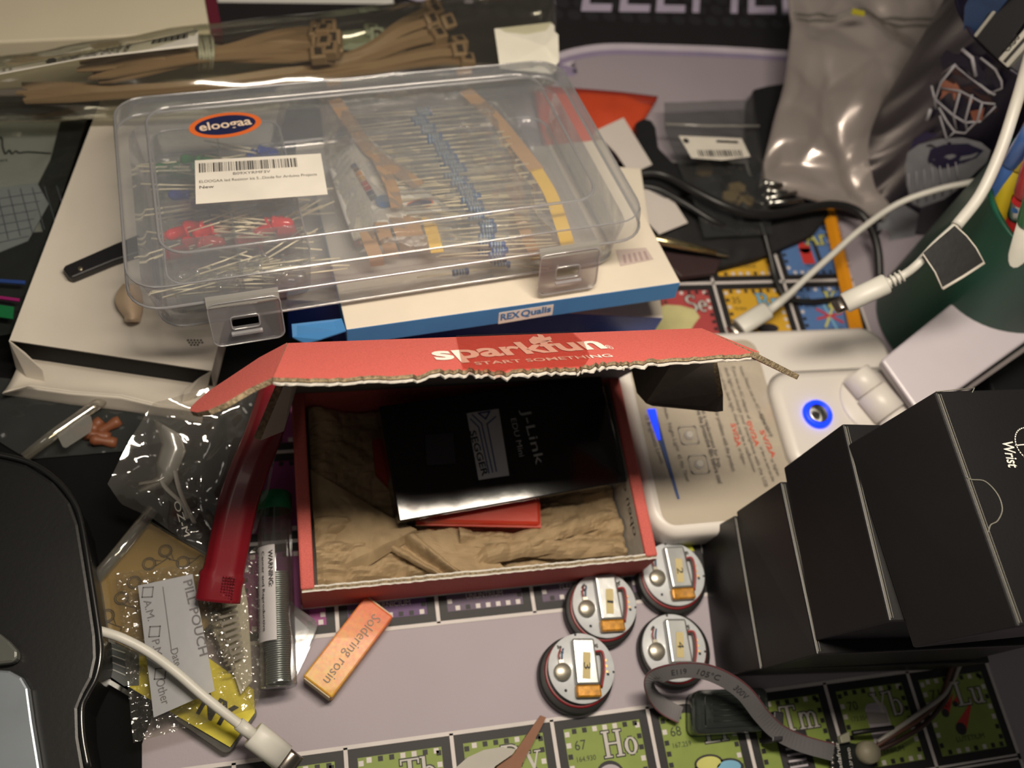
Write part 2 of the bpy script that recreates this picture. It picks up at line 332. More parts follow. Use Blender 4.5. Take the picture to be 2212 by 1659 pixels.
def cell(c,ytop,col,num=None,mass=None,sym=None,name=None,symc=3,art=None):
    x0=(c-14)*CX; x1=x0+CX; y1=ytop; y0=ytop-CY; z=LY
    rect(x0,y0,x1,y1,z,0)
    m=.0042; a0,b0,a1,b1=x0+m,y0+m,x1-m,y1-m; rect(a0,b0,a1,b1,z+LY,col)
    n=15; 
    for sd in range(4):
        for k in range(1,n):
            f=k/n; s=.0011; r_=random.random()
            L_=a1-a0 if sd<2 else b1-b0
            p=((a0+f*(a1-a0),b0) if sd==0 else (a0+f*(a1-a0),b1) if sd==1 else (a0,b0+f*(b1-b0)) if sd==2 else (a1,b0+f*(b1-b0)))
            ins=((0,1),(0,-1),(1,0),(-1,0))[sd]
            if k%2==0:
                wte= r_<.45
                ox,oy=ins[0]*.0012,ins[1]*.0012
                rect(p[0]+ox-s*.85,p[1]+oy-s*.85,p[0]+ox+s*.85,p[1]+oy+s*.85,z+2*LY,1 if wte else 0)
    if num: text(mb,num,(a0+.0035,b1-.0082,z+3*LY),(a0+.0035+.0023*len(num),b1-.0082,z+3*LY),.0036,(0,1,0),2)
    if mass: text(mb,mass,(a0+.0035,b1-.0125,z+3*LY),(a0+.0035+.0011*len(mass),b1-.0125,z+3*LY),.0019,(0,1,0),2)
    if sym: h=.0098; glyphs(mb,sym,a1-.0022-gwid(sym,h),b1-.0125,h,z+3*LY,symc,0)
    if name: wn=min(.0017*len(name),a1-a0-.006); xc=(x0+x1)/2; text(mb,name,(xc-wn/2,b0+.0045,z+3*LY),(xc+wn/2,b0+.0045,z+3*LY),.0021,(0,1,0),3 if col in(PUR,GRY,DBL) else 2)
    xc,yc=(x0+x1)/2,(y0+y1)/2
    if art=='discs':
        for dx,dy,mi in ((-.006,-.006,13),(.001,-.0015,15),(.009,-.004,14)):
            mb.disc((xc+dx,yc+dy-.003,z+3*LY),.0062,ry=.0034,mi=12,rot=.4*(dx<0)); mb.disc((xc+dx,yc+dy-.003,z+4*LY),.0052,ry=.0026,mi=mi,rot=.4*(dx<0))
    elif art=='meteors':
        for dx,dy,r_ in ((-.008,.001,.0018),(-.002,.004,.0013),(-.003,-.006,.0026)):
            c=V((xc+dx,yc+dy,z+3*LY)); e=c+V((.007,.0075,0))*(r_/.0018)
            nrm=V((-.7,.7,0))*r_; mb.add([c-nrm,e,c+nrm],[(0,1,2)],13); mb.disc(c+V((0,0,LY)),r_,mi=12,n=9)
    elif art=='xray':
        rect(xc-.008,yc-.013,xc+.006,yc+.003,z+3*LY,12); 
        for k in range(6): rect(xc-.005,yc-.011+k*.0023,xc+.003,yc-.0102+k*.0023,z+4*LY,16)
    elif art=='orb':
        mb.disc((xc,yc-.004,z+3*LY),.006,mi=12); mb.disc((xc,yc-.004,z+4*LY),.0052,ry=.0046,mi=16); mb.disc((xc,yc-.005,z+5*LY),.0018,mi=14)
    elif art=='extinguisher':
        rect(xc-.005,yc-.009,xc+.002,yc+.001,z+3*LY,13); mb.disc((xc-.0015,yc+.001,z+3*LY),.0035,mi=13); rect(xc-.003,yc+.005,xc+.005,yc+.0075,z+3*LY,12); rect(xc+.004,yc-.009,xc+.0065,yc+.0065,z+3*LY,12)
    elif art=='bottle':
        mb.prism(rr(xc-.005,yc-.009,xc+.005,yc+.009,.003,z+3*LY),(0,0,LY),16)
    elif art=='trefoil':
        mb.disc((xc,yc+.001,z+3*LY),.0085,mi=15); mb.disc((xc,yc+.001,z+4*LY),.0075,mi=12)
    elif art=='star':
        for k in range(4):
            a=k*PI/4+.2; dd=V((math.cos(a),math.sin(a),0))*.008; nn=V((-dd.y,dd.x,0))*.08; c=V((xc,yc-.002,z+3*LY+k*LY)); mb.add([c-dd-nn,c+dd-nn,c+dd+nn,c-dd+nn],[(0,1,2,3)],(13,15,14,13)[k])
    elif art=='blob':
        mb.disc((xc+.003,yc-.008,z+3*LY),.006,ry=.0028,mi=12)
def grid(c0,c1,ytop,rows,z=LY*2.5,w=.00075):
    x0,x1=(c0-14)*CX,(c1-13)*CX
    for k in range(rows+1): y=ytop-k*CY; rect(x0-w,y-w,x1+w,y+w,z+2*LY,1)
    for c in range(c0,c1+2): x=(c-14)*CX; rect(x-w,ytop-rows*CY,x+w,ytop,z+2*LY,1)
YT=-GAP*CY
for c,nu,ms,sy,nm,ar in ((9,'63','151.965','Eu','EUROPIUM','orb'),(10,'64','157.25','Gd','GADOLINIUM','orb'),):
    if all(ch in GL for ch in sy): cell(c+1,YT,GREEN,nu,ms,sy,nm,3,ar)
    else: cell(c+1,YT,GREEN,nu,ms,None,nm,3,ar)
for c,nu,ms,sy,nm,ar in ((12,'65','158.925','Tb','TERBIUM','bottle'),(13,'66','162.500','Dy','DYSPROSIUM','blob'),(14,'67','164.930','Ho','HOLMIUM','orb'),(15,'68','167.259','Er','ERBIUM','discs'),(16,'69','168.934','Tm','THULIUM','xray'),(17,'70','173.054','Yb','YTTERBIUM','bottle'),(18,'71','174.967','Lu','LUTETIUM','meteors')):
    cell(c,YT,GREEN,nu,ms,sy,nm,3,ar)
grid(10,18,YT,1)
for c in range(11,19): cell(c,YT-CY-.0008,DBL,str(96+c-11),None,None,None)
grid(10,18,YT-CY-.0008,1)
for c,nm,cl in ((11,'ROENTGENIUM',MAG),(12,'COPERNICIUM',PUR),(13,'UNUNTRIUM',GRY),(14,'FLEROVIUM',GRY),(15,'UNUNPENTIUM',GRY),(16,'LIVERMORIUM',RED),(17,'UNUNSEPTIUM',YEL),(18,'UNUNOCTIUM',BLU)):
    cell(c,CY,cl,str(111+c-11),None,None,nm,3,'trefoil' if 11<c<15 else None)
for r in (5,6):
    for c in range(10,19): cell(c,(8-r)*CY,(PUR,MAG,PUR,GRY,GRY,GRY,RED,YEL,BLU)[c-10],str((48,80)[r-5]+c-12))
for c,nu,ms,sy,nm,cl,sc_,ar in ((14,'32',None,None,None,GRY,3,None),(15,'33','74.922',None,None,GRY,3,None),(16,'34','78.96','Se','SELENIUM',RED,3,None),(17,'35','79.904','Br','BROMINE',YEL,14,'blob'),(18,'36','83.798','Kr','KRYPTON',BLU,15,'star')):
    cell(c,4*CY,cl,nu,ms,sy,nm,sc_,ar)
for c,nu,ms,sy,nm,cl,sc_,ar in ((14,'14',None,None,None,GRY,3,None),(15,'15',None,None,None,GRY,3,None),(16,'16','32.06','S','SULFUR',RED,3,None),(17,'17','35.45','Cl','CHLORINE',YEL,14,'bottle'),(18,'18','39.948','Ar','ARGON',BLU,15,'extinguisher')):
    cell(c,5*CY,cl,nu,ms,sy,nm,sc_,ar)
grid(11,18,3*CY,3); grid(14,18,5*CY,2)
for c in range(14,19): cell(c,6*CY,(GRY,GRY,RED,YEL,BLU)[c-14])
grid(14,18,6*CY,1)
build('table_print',mb,mats,mt)
# torn paper residue stuck on the selenium square
mb=MB(); pl=[(1415,665),(1440,658),(1470,660),(1500,668),(1512,685),(1500,700),(1488,720),(1440,725),(1400,720),(1405,690)]
plate(mb,pl,.0009,.0005); build('paper_residue',mb,mat('residue',(190,184,132),.8,var=.12,nscale=80,bump=.4),mt)
# black flat pad at the lower left
mb=MB(); plate(mb,[(304,1605),(304,1720),(-300,1720),(-300,205),(690,205),(745,690),(640,860),(560,905)],.004,.0038); o=build('desk_pad',mb,mat('pad_black',(11,11,12),.85,var=.15,spec=.15),bevel=.001); tag(o,'flat black pad lying under the bags at the left edge of the mat','pad')
# ======================= red corrugated mailer box, lid raised =======================
cb=mat('red_card',(196,92,84),.72,var=.12,nscale=1600,bump=.25,bscale=1500)
cw=mat('white_card',(205,200,192),.75,var=.08,nscale=400,bump=.2)
cg=mat('grey_card_inside',(112,106,100),.8,var=.08,nscale=300)
corr=mat('corrugated_edge',(140,124,98),.9,var=.45,nscale=900,bump=.6,bscale=1200)
logo=mat('logo_white',(232,226,216),.7)
X0,X1,Y0,Y1,H=-.0935,.0475,.011,.095,.028
sk=thing('mailer_box','red corrugated mailer box with raised lid and torn front flap, holding crumpled brown paper','box',(X0,Y0,0))
mb=MB(); mb.box((X0,Y0,.0002),(X1,Y1,.0025)); build('box_floor',mb,cw,sk)
for sx,a,b in ((0,X0,X0+.0052),(1,X1-.0052,X1)):
    mb=MB(); mb.box((a,Y0+.001,.0025),(b,Y1,H),0)
    mb.s=mb.s; inner=1 if sx else -1
    # white liner on the inside face
    xx=b+.0001 if not sx else a-.0001
    mb.add([V((xx,Y0+.003,.003)),V((xx,Y1-.003,.003)),V((xx,Y1-.003,H-.0012)),V((xx,Y0+.003,H-.0012))],[(0,1,2,3)],1)
    o=build('side_wall',mb,[cb,cw],sk,bevel=.0009)
mb=MB(); random.seed(5)
n=90; top=[V((X0+.0005+(X1-X0-.001)*i/n,Y0,H-.0012+random.uniform(-.0006,.0006))) for i in range(n+1)]
mb.prism([V((X0+.0005,Y0,.0025)),V((X1-.0005,Y0,.0025))]+top[::-1],(0,.0024,0),0,2)
mb.add([V((X0+.004,Y0+.0025,.003)),V((X1-.004,Y0+.0025,.003)),V((X1-.004,Y0+.0025,H-.002)),V((X0+.004,Y0+.0025,H-.002))],[(0,1,2,3)],1)
fw=build('front_wall',mb,[cb,cw,cw],sk)
mb=MB()
for k in range(n):
    a,b=top[k],top[k+1]; mb.add([a+V((0,.0007,.0001)),b+V((0,.0007,.0001)),b+V((0,.0017,.0001)),a+V((0,.0017,.0001))],[(0,1,2,3)])
build('torn_edge',mb,corr,fw)
mb=MB(); mb.box((X0+.0052,Y1-.003,.0025),(X1-.0052,Y1,H)); build('back_wall',mb,cb,sk)
mb=MB(); text(mb,'open easy',V((X1-.0053,Y0+.012,.019)),V((X1-.0053,Y0+.046,.019)),.005,(0,0,1),0); build('side_lettering',mb,mat('faded_red_ink',(190,110,100),.8),sk)
EL,ER=V((X0,.0695,.112)),V((X1,.0695,.112)); TLp,TRp=V((-.0972,.0455,.136)),V((.0517,.0462,.136))
lid=MB(); HL,HR=V((X0,Y1,H)),V((X1,Y1,H)); nrm=((HR-HL).cross(EL-HL)).normalized()
if nrm.y<0: nrm=-nrm
lid.prism([HL,HR,ER,EL],nrm*-.0025,0); lp=build('lid_panel',lid,[cb,cg],sk)
ins=MB(); ins.add([p-nrm*.0026 for p in (HL,HR,ER,EL)],[(0,1,2,3)]); build('lid_lining',ins,cg,lp)
# front flap: torn lower edge, from fold E to edge T
random.seed(11)
fp=plane3(EL,ER,TLp); fn_=fp[1]
edgepx=[(590,815),(640,817),(700,818),(760,815),(800,812),(850,812),(900,808),(940,800),(1000,797),(1040,798),(1080,803),(1120,800),(1180,795),(1240,796),(1260,790),(1300,783),(1330,784),(1360,780),(1420,776),(1500,771),(1560,767),(1600,766),(1640,760)]
jag=[]
for a,b in zip(edgepx,edgepx[1:]):
    amp=1.2 if a[0]<860 or a[0]>1400 else 4
    m=6
    for k in range(m): jag.append((a[0]+(b[0]-a[0])*k/m,a[1]+(b[1]-a[1])*k/m+random.uniform(-amp,amp)))
jag.append(edgepx[-1])
loop=[EL]+[PL(x,y,fp) for x,y in jag]+[ER]
mb=MB(); mb.prism(loop,fn_*-.0011,0,1)
ff=build('front_flap',mb,[cb,corr],sk)
# white and brown torn liner below the edge
mb=MB()
L=loop[1:-1]
for k in range(len(L)-1):
    a,b=L[k],L[k+1]; d=(TLp-EL).normalized(); 
    e=.0007+.0011*abs(noise.noise(V((k*.35,0,0))))*(3 if 40<k<110 else 1); g=.0007+.0011*abs(noise.noise(V(((k+1)*.35,0,0))))*(3 if 40<k+1<110 else 1)
    o_=fn_*-.0014
    mb.prism([a+o_,b+o_,b+o_+d*g,a+o_+d*e],fn_*-.0005)
build('torn_liner',mb,cw,ff)
ins=MB(); ins.add([EL-fn_*.0022,ER-fn_*.0022,TRp-fn_*.0022,TLp-fn_*.0022],[(0,1,2,3)]); build('flap_lining',ins,cg,ff)
# logo lettering on flap
up=(EL-TLp).normalized(); off=fn_*.00025
mb=MB(); A=PL(943,779,fp)+off; B=PL(1312,753,fp)+off
text(mb,'sparkfun',A,B,.0126,up,0,bold=.03)
text(mb,'START SOMETHING',PL(1028,790,fp)+off,PL(1325,772,fp)+off,.0030,up,0,bold=.01)
text(mb,'®',PL(1318,756,fp)+off,PL(1329,755,fp)+off,.0045,up,0)
fl=[(1147,743),(1142,736),(1152,728),(1163,730),(1160,723),(1172,725),(1177,731),(1188,728),(1192,734),(1182,740),(1162,743),(1154,746)]
mb.add([PL(x,y,fp)+off for x,y in fl],[tuple(range(len(fl)))[::-1]]); build('printed_logo',mb,logo,ff)
mb=MB(); plate(mb,[(985,724),(1235,716),(1262,740),(1275,770),(1262,790),(1100,797),(1080,806),(1068,800),(1000,796)],(fp[0]+off*2,fp[1]),.00008); build('clear_tape',mb,film('tape',(246,230,226),.0,.01,.25,.6,500,fk=.08),ff)
# ears of the flap
ear=[(590,815),(620,740),(560,772),(500,812),(450,845),(425,866),(412,880),(411,888),(425,891),(450,886),(490,868),(540,838)]
ep=plane3(EL,TLp,P(411,888,.118)); mb=MB(); loop=[PL(x,y,ep) for x,y in ear]; mb.prism(loop,ep[1]*-.0016,0,1); build('flap_ear',mb,[cb,corr],ff)
ep=plane3(ER,TRp,P(1728,812,.122)); ear=[(1640,760),(1540,706),(1590,733),(1640,757),(1690,783),(1726,806),(1728,813),(1712,810),(1670,786)]
mb=MB(); a_,b_=TRp,ER
tip=P(1727,810,.122); tip2=P(1713,790,.112)
dn=(tip-TRp).cross(b_-a_).normalized()*-.0018
mb.prism([a_,tip,tip+(b_-a_)*.30,b_],dn,0,1); build('flap_ear',mb,[cb,corr],ff)
# lid side flaps (grey inside faces)
def quadplate(name,pts,th,mats_,par,side=1):
    m_=MB(); n_=(pts[1]-pts[0]).cross(pts[2]-pts[0]).normalized(); 
    m_.prism(pts,n_*th,0,side); return build(name,m_,mats_,par)
a=EL+(HL-EL)*.04; b=HL+(EL-HL)*.30
quadplate('lid_side_flap',[a+V((.001,-.001,0)),P(548,945,.088),P(600,925,.066),b+V((.001,-.001,0))],.0024,[mat('grey_card_pale',(150,142,134),.8),corr],lp)
o1,o2=P(1562,888,.085),P(1405,872,.062)
quadplate('lid_side_flap',[ER+V((-.001,-.001,-.004)),P(1548,775,.097),P(1562,850,.088),o1,P(1545,890,.084),P(1420,878,.064),o2,P(1385,850,.055),HR+(ER-HR)*.25+V((-.001,-.002,0))],.0022,[cg,corr],lp)
# ======================= kraft paper inside =======================
kr=mat('kraft',(156,134,102),.82,var=.06,nscale=250,bump=.06,bscale=500)
def zf(u,v): return .006
mb=MB()
def kf(u,v):
    x=X0+.0065+(X1-X0-.013)*u; y=Y0+.004+(Y1-Y0-.008)*v
    k=min(1,9*min(u,1-u,v,1-v)+.25)
    z=.0075+.0075*math.exp(-((v-.16)/.13)**2)*(.6+.4*math.sin(u*5+1))+.010*math.exp(-((u-.02)/.10)**2)
    p=V((x,y,0)); z+=crumple(V((x*.8,y*2.0,0)),48,.0095,3)*(1.0 if v<.45 else .4)+crumple(V((x,y*1.4,0)),120,.0022,5)
    z+=.0035*math.exp(-((u-.97)/.05)**2)
    return V((x,y,max(.0045,z)))
mb.patch(kf,110,80,.0006,0,False); kp=build('kraft_paper',mb,kr); tag(kp,'crumpled brown kraft paper lining the red mailer box','packing paper')
# large folded sheet leaning on the left side
mb=MB()
def sf(u,v):
    # u along long fold (left-bottom to right), v from fold up/left
    a=V((X0+.0065,.0125,.0155)).lerp(V((-.046,.033,.0195)),u); b=V((X0+.0062,.062,.020)).lerp(V((-.0585,.043,.0135)),u)
    p=a.lerp(b,v); p.z+=.003*math.sin(PI*v)*math.sin(PI*u)+crumple(p,52,.0052,8)*.8*min(1,6*min(u+.1,1-u,v+.05,1-v)); 
    if v<.12: p.z-= (0.12-v)*.03
    return p
mb.patch(sf,50,40,.0004,0,False)
sh=build('paper_fold',mb,kr); sh.parent=kp; sh.location=sh.location-kp.location
mb=MB()
def sg(u,v):
    a=V((-.048,.0325,.0185)).lerp(V((-.030,.0135,.0185)),u); b=V((-.062,.030,.014)).lerp(V((-.036,.0128,.0125)),u)
    p=a.lerp(b,v); p.z+=crumple(p,160,.002,2)+.002*math.sin(v*9); return p
mb.patch(sg,20,20,.0004,0,False)
def sh2(u,v):
    a=V((-.048,.0325,.0190)).lerp(V((-.030,.0135,.0188)),u); b=V((-.026,.036,.0120)).lerp(V((-.012,.016,.0135)),u)
    p=a.lerp(b,v); p.z+=crumple(p,70,.004,6); return p
mb.patch(sh2,20,20,.0004,0,False)
for k in range(3):
    def sk_(u,v,k=k):
        x=-.03+u*.068; y=.0160+k*.0062+.005*math.sin(u*3+k*2)+v*.0075
        return V((x,y,.0120+.0030*math.sin(PI*v)+.0025*math.sin(u*7+k*2)+crumple(V((x,y*1.2,k*.1)),70,.0060,k)))
    mb.patch(sk_,40,6,.0003,0,False)
o=build('paper_fold',mb,kr); o.parent=kp; o.location=o.location-kp.location
# ======================= black J-Link carton =======================
jc=[P(861,1112,.029),P(1352,1030,.027),P(1328,832,.026),P(836,858,.026)]
x_=(jc[1]-jc[0]).normalized(); z_=V((0,0,1)); 
JO=V((jc[0].x,jc[0].y,.0285)); L_=(jc[1]-jc[0]).length; ay=math.atan2(x_.y,x_.x)
jf=Fr(JO-V((0,0,.0160)),(0,0,ay)); jf.q=jf.q@Quaternion((1,0,0),.15); jf.M=Matrix.Translation(JO-V((0,0,.0160)))@jf.q.to_matrix().to_4x4(); jf.I=jf.M.inverted()
jt=thing('probe_carton','glossy black carton with a silver badge lying in the red mailer box','carton',None,fr=jf)
jb=mat('gloss_black',(18,18,20),.11,var=.1,coat=.25,bump=.03,bscale=150); 
W_=L_; D_=.0475
mb=MB(); mb.box((0,0,0),(W_,D_,.0145)); build('carton_body',mb,jb,jt,bevel=.0006)
zt=.0148
h=lambda x,y: jf.hit(x,y,zt)
bd=MB(); q=[h(1008,893),h(1077,883),h(1100,1027),h(1034,1037)]
bd.prism(q,(0,0,.00008),0); badge=build('silver_badge',bd,mat('badge_silver',(196,196,200),.35,.2),jt)
bd=MB(); zz=V((0,0,.0002))
text(bd,'SEGGER',h(1014,932)+zz,h(1042,1030)+zz,.0026,h(1060,960)-h(1030,965),0,bold=.02)
def bar(m_,pts,w,mi=0):
    for a,b in zip(pts,pts[1:]):
        a,b=V(a),V(b); n=(b-a).cross(V((0,0,1))).normalized()*w/2; e=(b-a).normalized()*w*.4; m_.add([a-n-e,b-n+e,b+n+e,a+n-e],[(0,1,2,3)],mi)
A=lambda x,y: h(x,y)+zz
bar(bd,[A(1016,905),A(1034,923),A(1056,1022)],.0005,1); bar(bd,[A(1020,896),A(1040,915),A(1064,1020)],.0005,1)
bar(bd,[A(1071,900),A(1052,916),A(1072,1018)],.0005,1)
tri=[A(1033,893),A(1058,889),A(1049,905)]; bar(bd,tri+[tri[0]],.0006,1)
build('badge_print',bd,[mat('ink_black',(30,32,40),.5),mat('ink_navy',(40,50,110),.5)],badge)
bd=MB(); text(bd,'J-Link',h(1126,886)+zz,h(1158,1005)+zz,.0040,h(1170,900)-h(1120,908),0,bold=.0); text(bd,'EDU Mini',h(1103,905)+zz,h(1122,987)+zz,.0023,h(1170,900)-h(1120,908),0)
build('printed_title',bd,mat('print_grey',(170,170,168),.5),jt)
# faint carton art
bd=MB(); bd.prism([A(918,940),A(978,936),A(984,1002),A(922,1006)],(0,0,.00005)); build('carton_art',bd,mat('gloss_black_art',(44,44,50),.3,coat=.3),jt)
# orange translucent case under it
oc=film('orange_plastic',(255,110,50),.5,.12,.2,.1,60,milkc=(250,84,34))
op=[P(1040,1116,.0275),P(1178,1119,.0275),P(1172,1050,.0275),P(1030,1050,.0275)]
mb=MB(); a=op[0]; ang=math.atan2(*(op[1]-op[0]).yx); of=Fr(V((a.x,a.y,.0135)),(0,0,ang)); 
ot=thing('orange_case','bright orange translucent plastic case under the black carton','case',None,fr=of)
wd=(op[1]-op[0]).length; mb=MB(); mb.box((-.025,0,0),(wd,.03,.0058)); build('case_body',mb,oc,ot,bevel=.0012)
mb=MB(); mb.box((-.025,-.0006,.0026),(wd+.0006,.0306,.0036)); build('case_seam',mb,oc,ot)
mb=MB(); mb.prism([P(x,y,.0128) for x,y in ((805,950),(845,945),(850,1060),(812,1020))],(0,0,-.004)); o=build('red_packet',mb,mat('packet_red',(150,40,28),.6)); tag(o,'dark red packet between the brown paper and the black carton','packet')
# ======================= soldering rosin block =======================
rf=Fr((-.0941,-.0159,0),(0,0,-.741))
rt=thing('rosin_box','small orange box of soldering rosin lying on the mat in front of the red mailer','rosin box',None,fr=rf)
rm=bpy.data.materials.new('rosin_card'); rm.use_nodes=True; nt=rm.node_tree; b=nt.nodes['Principled BSDF']; tc=nt.nodes.new('ShaderNodeTexCoord'); sp=nt.nodes.new('ShaderNodeSeparateXYZ'); nt.links.new(tc.outputs['Object'],sp.inputs[0])
mr=nt.nodes.new('ShaderNodeMapRange'); mr.inputs[1].default_value=0; mr.inputs[2].default_value=.037; nt.links.new(sp.outputs[1],mr.inputs[0])
ra=nt.nodes.new('ShaderNodeValToRGB'); ra.color_ramp.elements[0].color=lin((205,150,42)); ra.color_ramp.elements[1].color=lin((206,96,48)); e=ra.color_ramp.elements.new(.5); e.color=lin((222,150,90)); nt.links.new(mr.outputs[0],ra.inputs[0])
no=nt.nodes.new('ShaderNodeTexNoise'); no.inputs['Scale'].default_value=600; nt.links.new(tc.outputs['Object'],no.inputs['Vector']); mx=nt.nodes.new('ShaderNodeMix'); mx.data_type='RGBA'; mx.blend_type='SOFT_LIGHT'; mx.inputs[0].default_value=.6
nt.links.new(ra.outputs[0],mx.inputs[6]); nt.links.new(no.outputs['Color'],mx.inputs[7]); nt.links.new(mx.outputs[2],b.inputs['Base Color']); b.inputs['Roughness'].default_value=.5; b.inputs['Coat Weight'].default_value=.05
mb=MB(); mb.box((0,0,.0002),(.0136,.0374,.0099)); build('sleeve',mb,rm,rt,bevel=.0007)
mb=MB(); mb.box((.0008,-.0004,.0009),(.0128,.0379,.0092)); build('tray_insert',mb,mat('tray_card',(196,180,150),.7),rt)
mb=MB(); g=lambda x,y: rf.hit(x,y,.0102)
text(mb,'Soldering rosin',g(807,1325),g(697,1468),.0040,g(800,1392)-g(760,1362),0,bold=-.004); build('printed_words',mb,mat('ink_grey_brown',(116,100,84),.5),rt)
# ======================= clear LED kit case =======================
ef=Fr((-.1451,.0981,.0600),(-.222,-.046,.123)); EW,ED,EH=.1963,.1139,.0288
et=thing('component_case','clear plastic component case with oval logo sticker and barcode label, atop the box stack','storage case',None,fr=ef)
cl=film('case_plastic',(246,247,249),.16,.03,.08,.03,40,milkc=(205,212,222))
cl2=film('case_plastic_lid',(250,250,250),.25,.03,.1,.03,40,milkc=(205,210,218)); edgep=film('case_edge',(240,240,240),.45,.2,.12,.02,40,milkc=(215,216,220))
zl=.0195
mb=MB(); i=.004
mb.loft([rr(i+.006,i+.006,EW-i-.006,ED-i-.006,.008,.0003),rr(i+.003,i+.002,EW-i-.003,ED-i-.002,.010,.003),rr(i,i,EW-i,ED-i,.0115,zl-.001)],0,True,True,False)
mb.add(rr(i+.006,i+.006,EW-i-.006,ED-i-.006,.008,.0003),[tuple(range(28))[::-1]])
build('tray_body',mb,cl,et)
mb=MB(); mb.tube(rr(i+.003,i+.002,EW-i-.003,ED-i-.002,.010,.0022)+[rr(i+.003,i+.002,EW-i-.003,ED-i-.002,.010,.0022)[0]],.0006,6); build('base_edge',mb,edgep,et)
lidm=MB()
lidm.loft([rr(-.0006,-.0006,EW+.0006,ED+.0006,.0125,zl),rr(0,0,EW,ED,.012,EH-.002),rr(.0008,.0008,EW-.0008,ED-.0008,.012,EH-.0005),rr(.002,.002,EW-.002,ED-.002,.011,EH)],0,True,True,False)
lidm.add(rr(.002,.002,EW-.002,ED-.002,.011,EH),[tuple(range(28))]); lo=build('lid',lidm,cl2,et)
def ring(name,loop,r,par,m_=edgep):
    m=MB(); m.tube(loop+[loop[0]],r,6,cap=False); return build(name,m,m_,par)
ring('lid_rim',rr(-.0006,-.0006,EW+.0006,ED+.0006,.0125,zl),.0006,lo)
ring('lid_corner_line',rr(.0008,.0008,EW-.0008,ED-.0008,.012,EH-.0004),.00035,lo)
c4=[ef.hit(x,y,EH) for x,y in ((340,548),(1308,432),(1150,168),(318,225))]
xa=(c4[0].x+c4[3].x)/2; xb=(c4[1].x+c4[2].x)/2; ya=(c4[0].y+c4[1].y)/2; yb=(c4[2].y+c4[3].y)/2
print('ridge',xa,xb,ya,yb)
ring('lid_ridge',rr(xa,ya,xb,yb,.010,EH+.0002,8),.0006,lo)
# divider grid inside (left third)
dg=MB(); dz0,dz1=.003,.0185
c0,c1=.014,.064; 
ys=[.012+k*(ED-.024)/4 for k in range(5)]
tr=rr(c0,ys[0],c1,ys[4],.006,dz0); tr2=[V((p.x,p.y,dz1)) for p in rr(c0-.001,ys[0]-.001,c1+.001,ys[4]+.001,.007)]
dg.loft([tr,tr2],0,True,True,False); dg.add(tr,[tuple(range(28))[::-1]])
for y in ys[1:4]: dg.box((c0,y-.0004,dz0),(c1,y+.0004,dz1))
dg.box(((c0+c1)/2-.0004,ys[0],dz0),((c0+c1)/2+.0004,ys[4],dz1)); build('divider_tray',dg,film('divider_plastic',(238,240,240),.13,.05,.1,.02,40,milkc=(210,216,222)),et)
ring('divider_rim',[V((p.x,p.y,dz1)) for p in rr(c0-.001,ys[0]-.001,c1+.001,ys[4]+.001,.007)],.0004,et)
# latches
for pa,pb in (((443,645),(598,615)),((1160,540),(1285,517))):
    a=ef.hit(*pa,zl); b=ef.hit(*pb,zl); x0,x1=a.x,b.x
    m=MB(); yf=-.0022
    m.prism([V((x0,yf,zl+.0018)),V((x0,-.0005,zl+.0022)),V((x0,.0002,zl+.0004)),V((x0,yf-.0014,zl-.0012)),V((x0,yf-.0018,zl-.0002))],(x1-x0,0,0))
    la=build('latch_hinge',m,film('latch_bar',(235,235,230),.45,.3,.15,.02,60,milkc=(225,222,215)),et)
    m=MB(); out=rr(x0,-.0006,x1,.0185,.003); xc=(x0+x1)/2; hole=rr(xc-.0055,.0062,xc+.0045,.0118,.0012)
    def fl_(p,d=0): return V((p.x,yf-.0012-.0028*(1-p.y/.018)-d, zl-.0185+p.y+.0012))
    n=len(out); fr=[fl_(p) for p in out]+[fl_(p) for p in hole]; bk=[fl_(p,-.0012) for p in out]+[fl_(p,-.0012) for p in hole]
    fs=[]; 
    for k in range(n):
        j=(k+1)%n; fs+=[(k,j,n+j,n+k),(2*n+k,3*n+k,3*n+j,2*n+j),(k,2*n+k,2*n+j,j),(n+k,n+j,3*n+j,3*n+k)]
    m.add(fr+bk,fs,0,False); lt=build('latch',m,film('latch_plastic',(238,238,238),.14,.07,.08,.02,60,milkc=(220,220,224)),la)
    e=[fl_(p,.0002) for p in out]; m=MB(); m.tube(e+[e[0]],.00028,5,cap=False); e=[fl_(p,.0002) for p in hole]; m.tube(e+[e[0]],.00032,5,cap=False)
    m.box((xc-.006,yf-.0055,zl-.0185+.0062),(xc+.005,yf-.0042,zl-.0185+.0072)); m2=build('latch_edge',m,edgep,la)
# stickers
h=lambda x,y,w=EH+.0002: ef.hit(x,y,w)
ctr=h(487,270); ax=(h(564,260)-h(408,281)).length/2; ayv=(h(487,243)-h(489,296)).length/2
rot=math.atan2((h(564,260)-h(408,281)).y,(h(564,260)-h(408,281)).x)
m=MB(); m.disc(ctr,ax,n=48,ry=ayv,rot=rot,mi=0); m.disc(ctr+V((0,0,.00008)),ax*.84,n=48,ry=ayv*.76,rot=rot,mi=1)
xd=V((math.cos(rot),math.sin(rot),0)); A_=ctr-xd*ax*.72+V((-math.sin(rot),math.cos(rot),0))*(-ayv*.24)+V((0,0,.00016)); text(m,'eloogaa',A_,A_+xd*ax*1.44,ayv*.62,(0,1,0),2,bold=.02)
build('oval_logo_sticker',m,[mat('sticker_orange',(228,112,52),.5),mat('sticker_navy',(34,38,78),.5),mat('sticker_cream',(238,214,190),.5)],et)
m=MB(); c=[h(423,441),h(708,420),h(693,332),h(421,347)]; m.prism(c,(0,0,.0001),0); 
def bi(u,v): return (c[0].lerp(c[1],u)).lerp(c[3].lerp(c[2],u),v)+V((0,0,.00018))
random.seed(9); u=.03
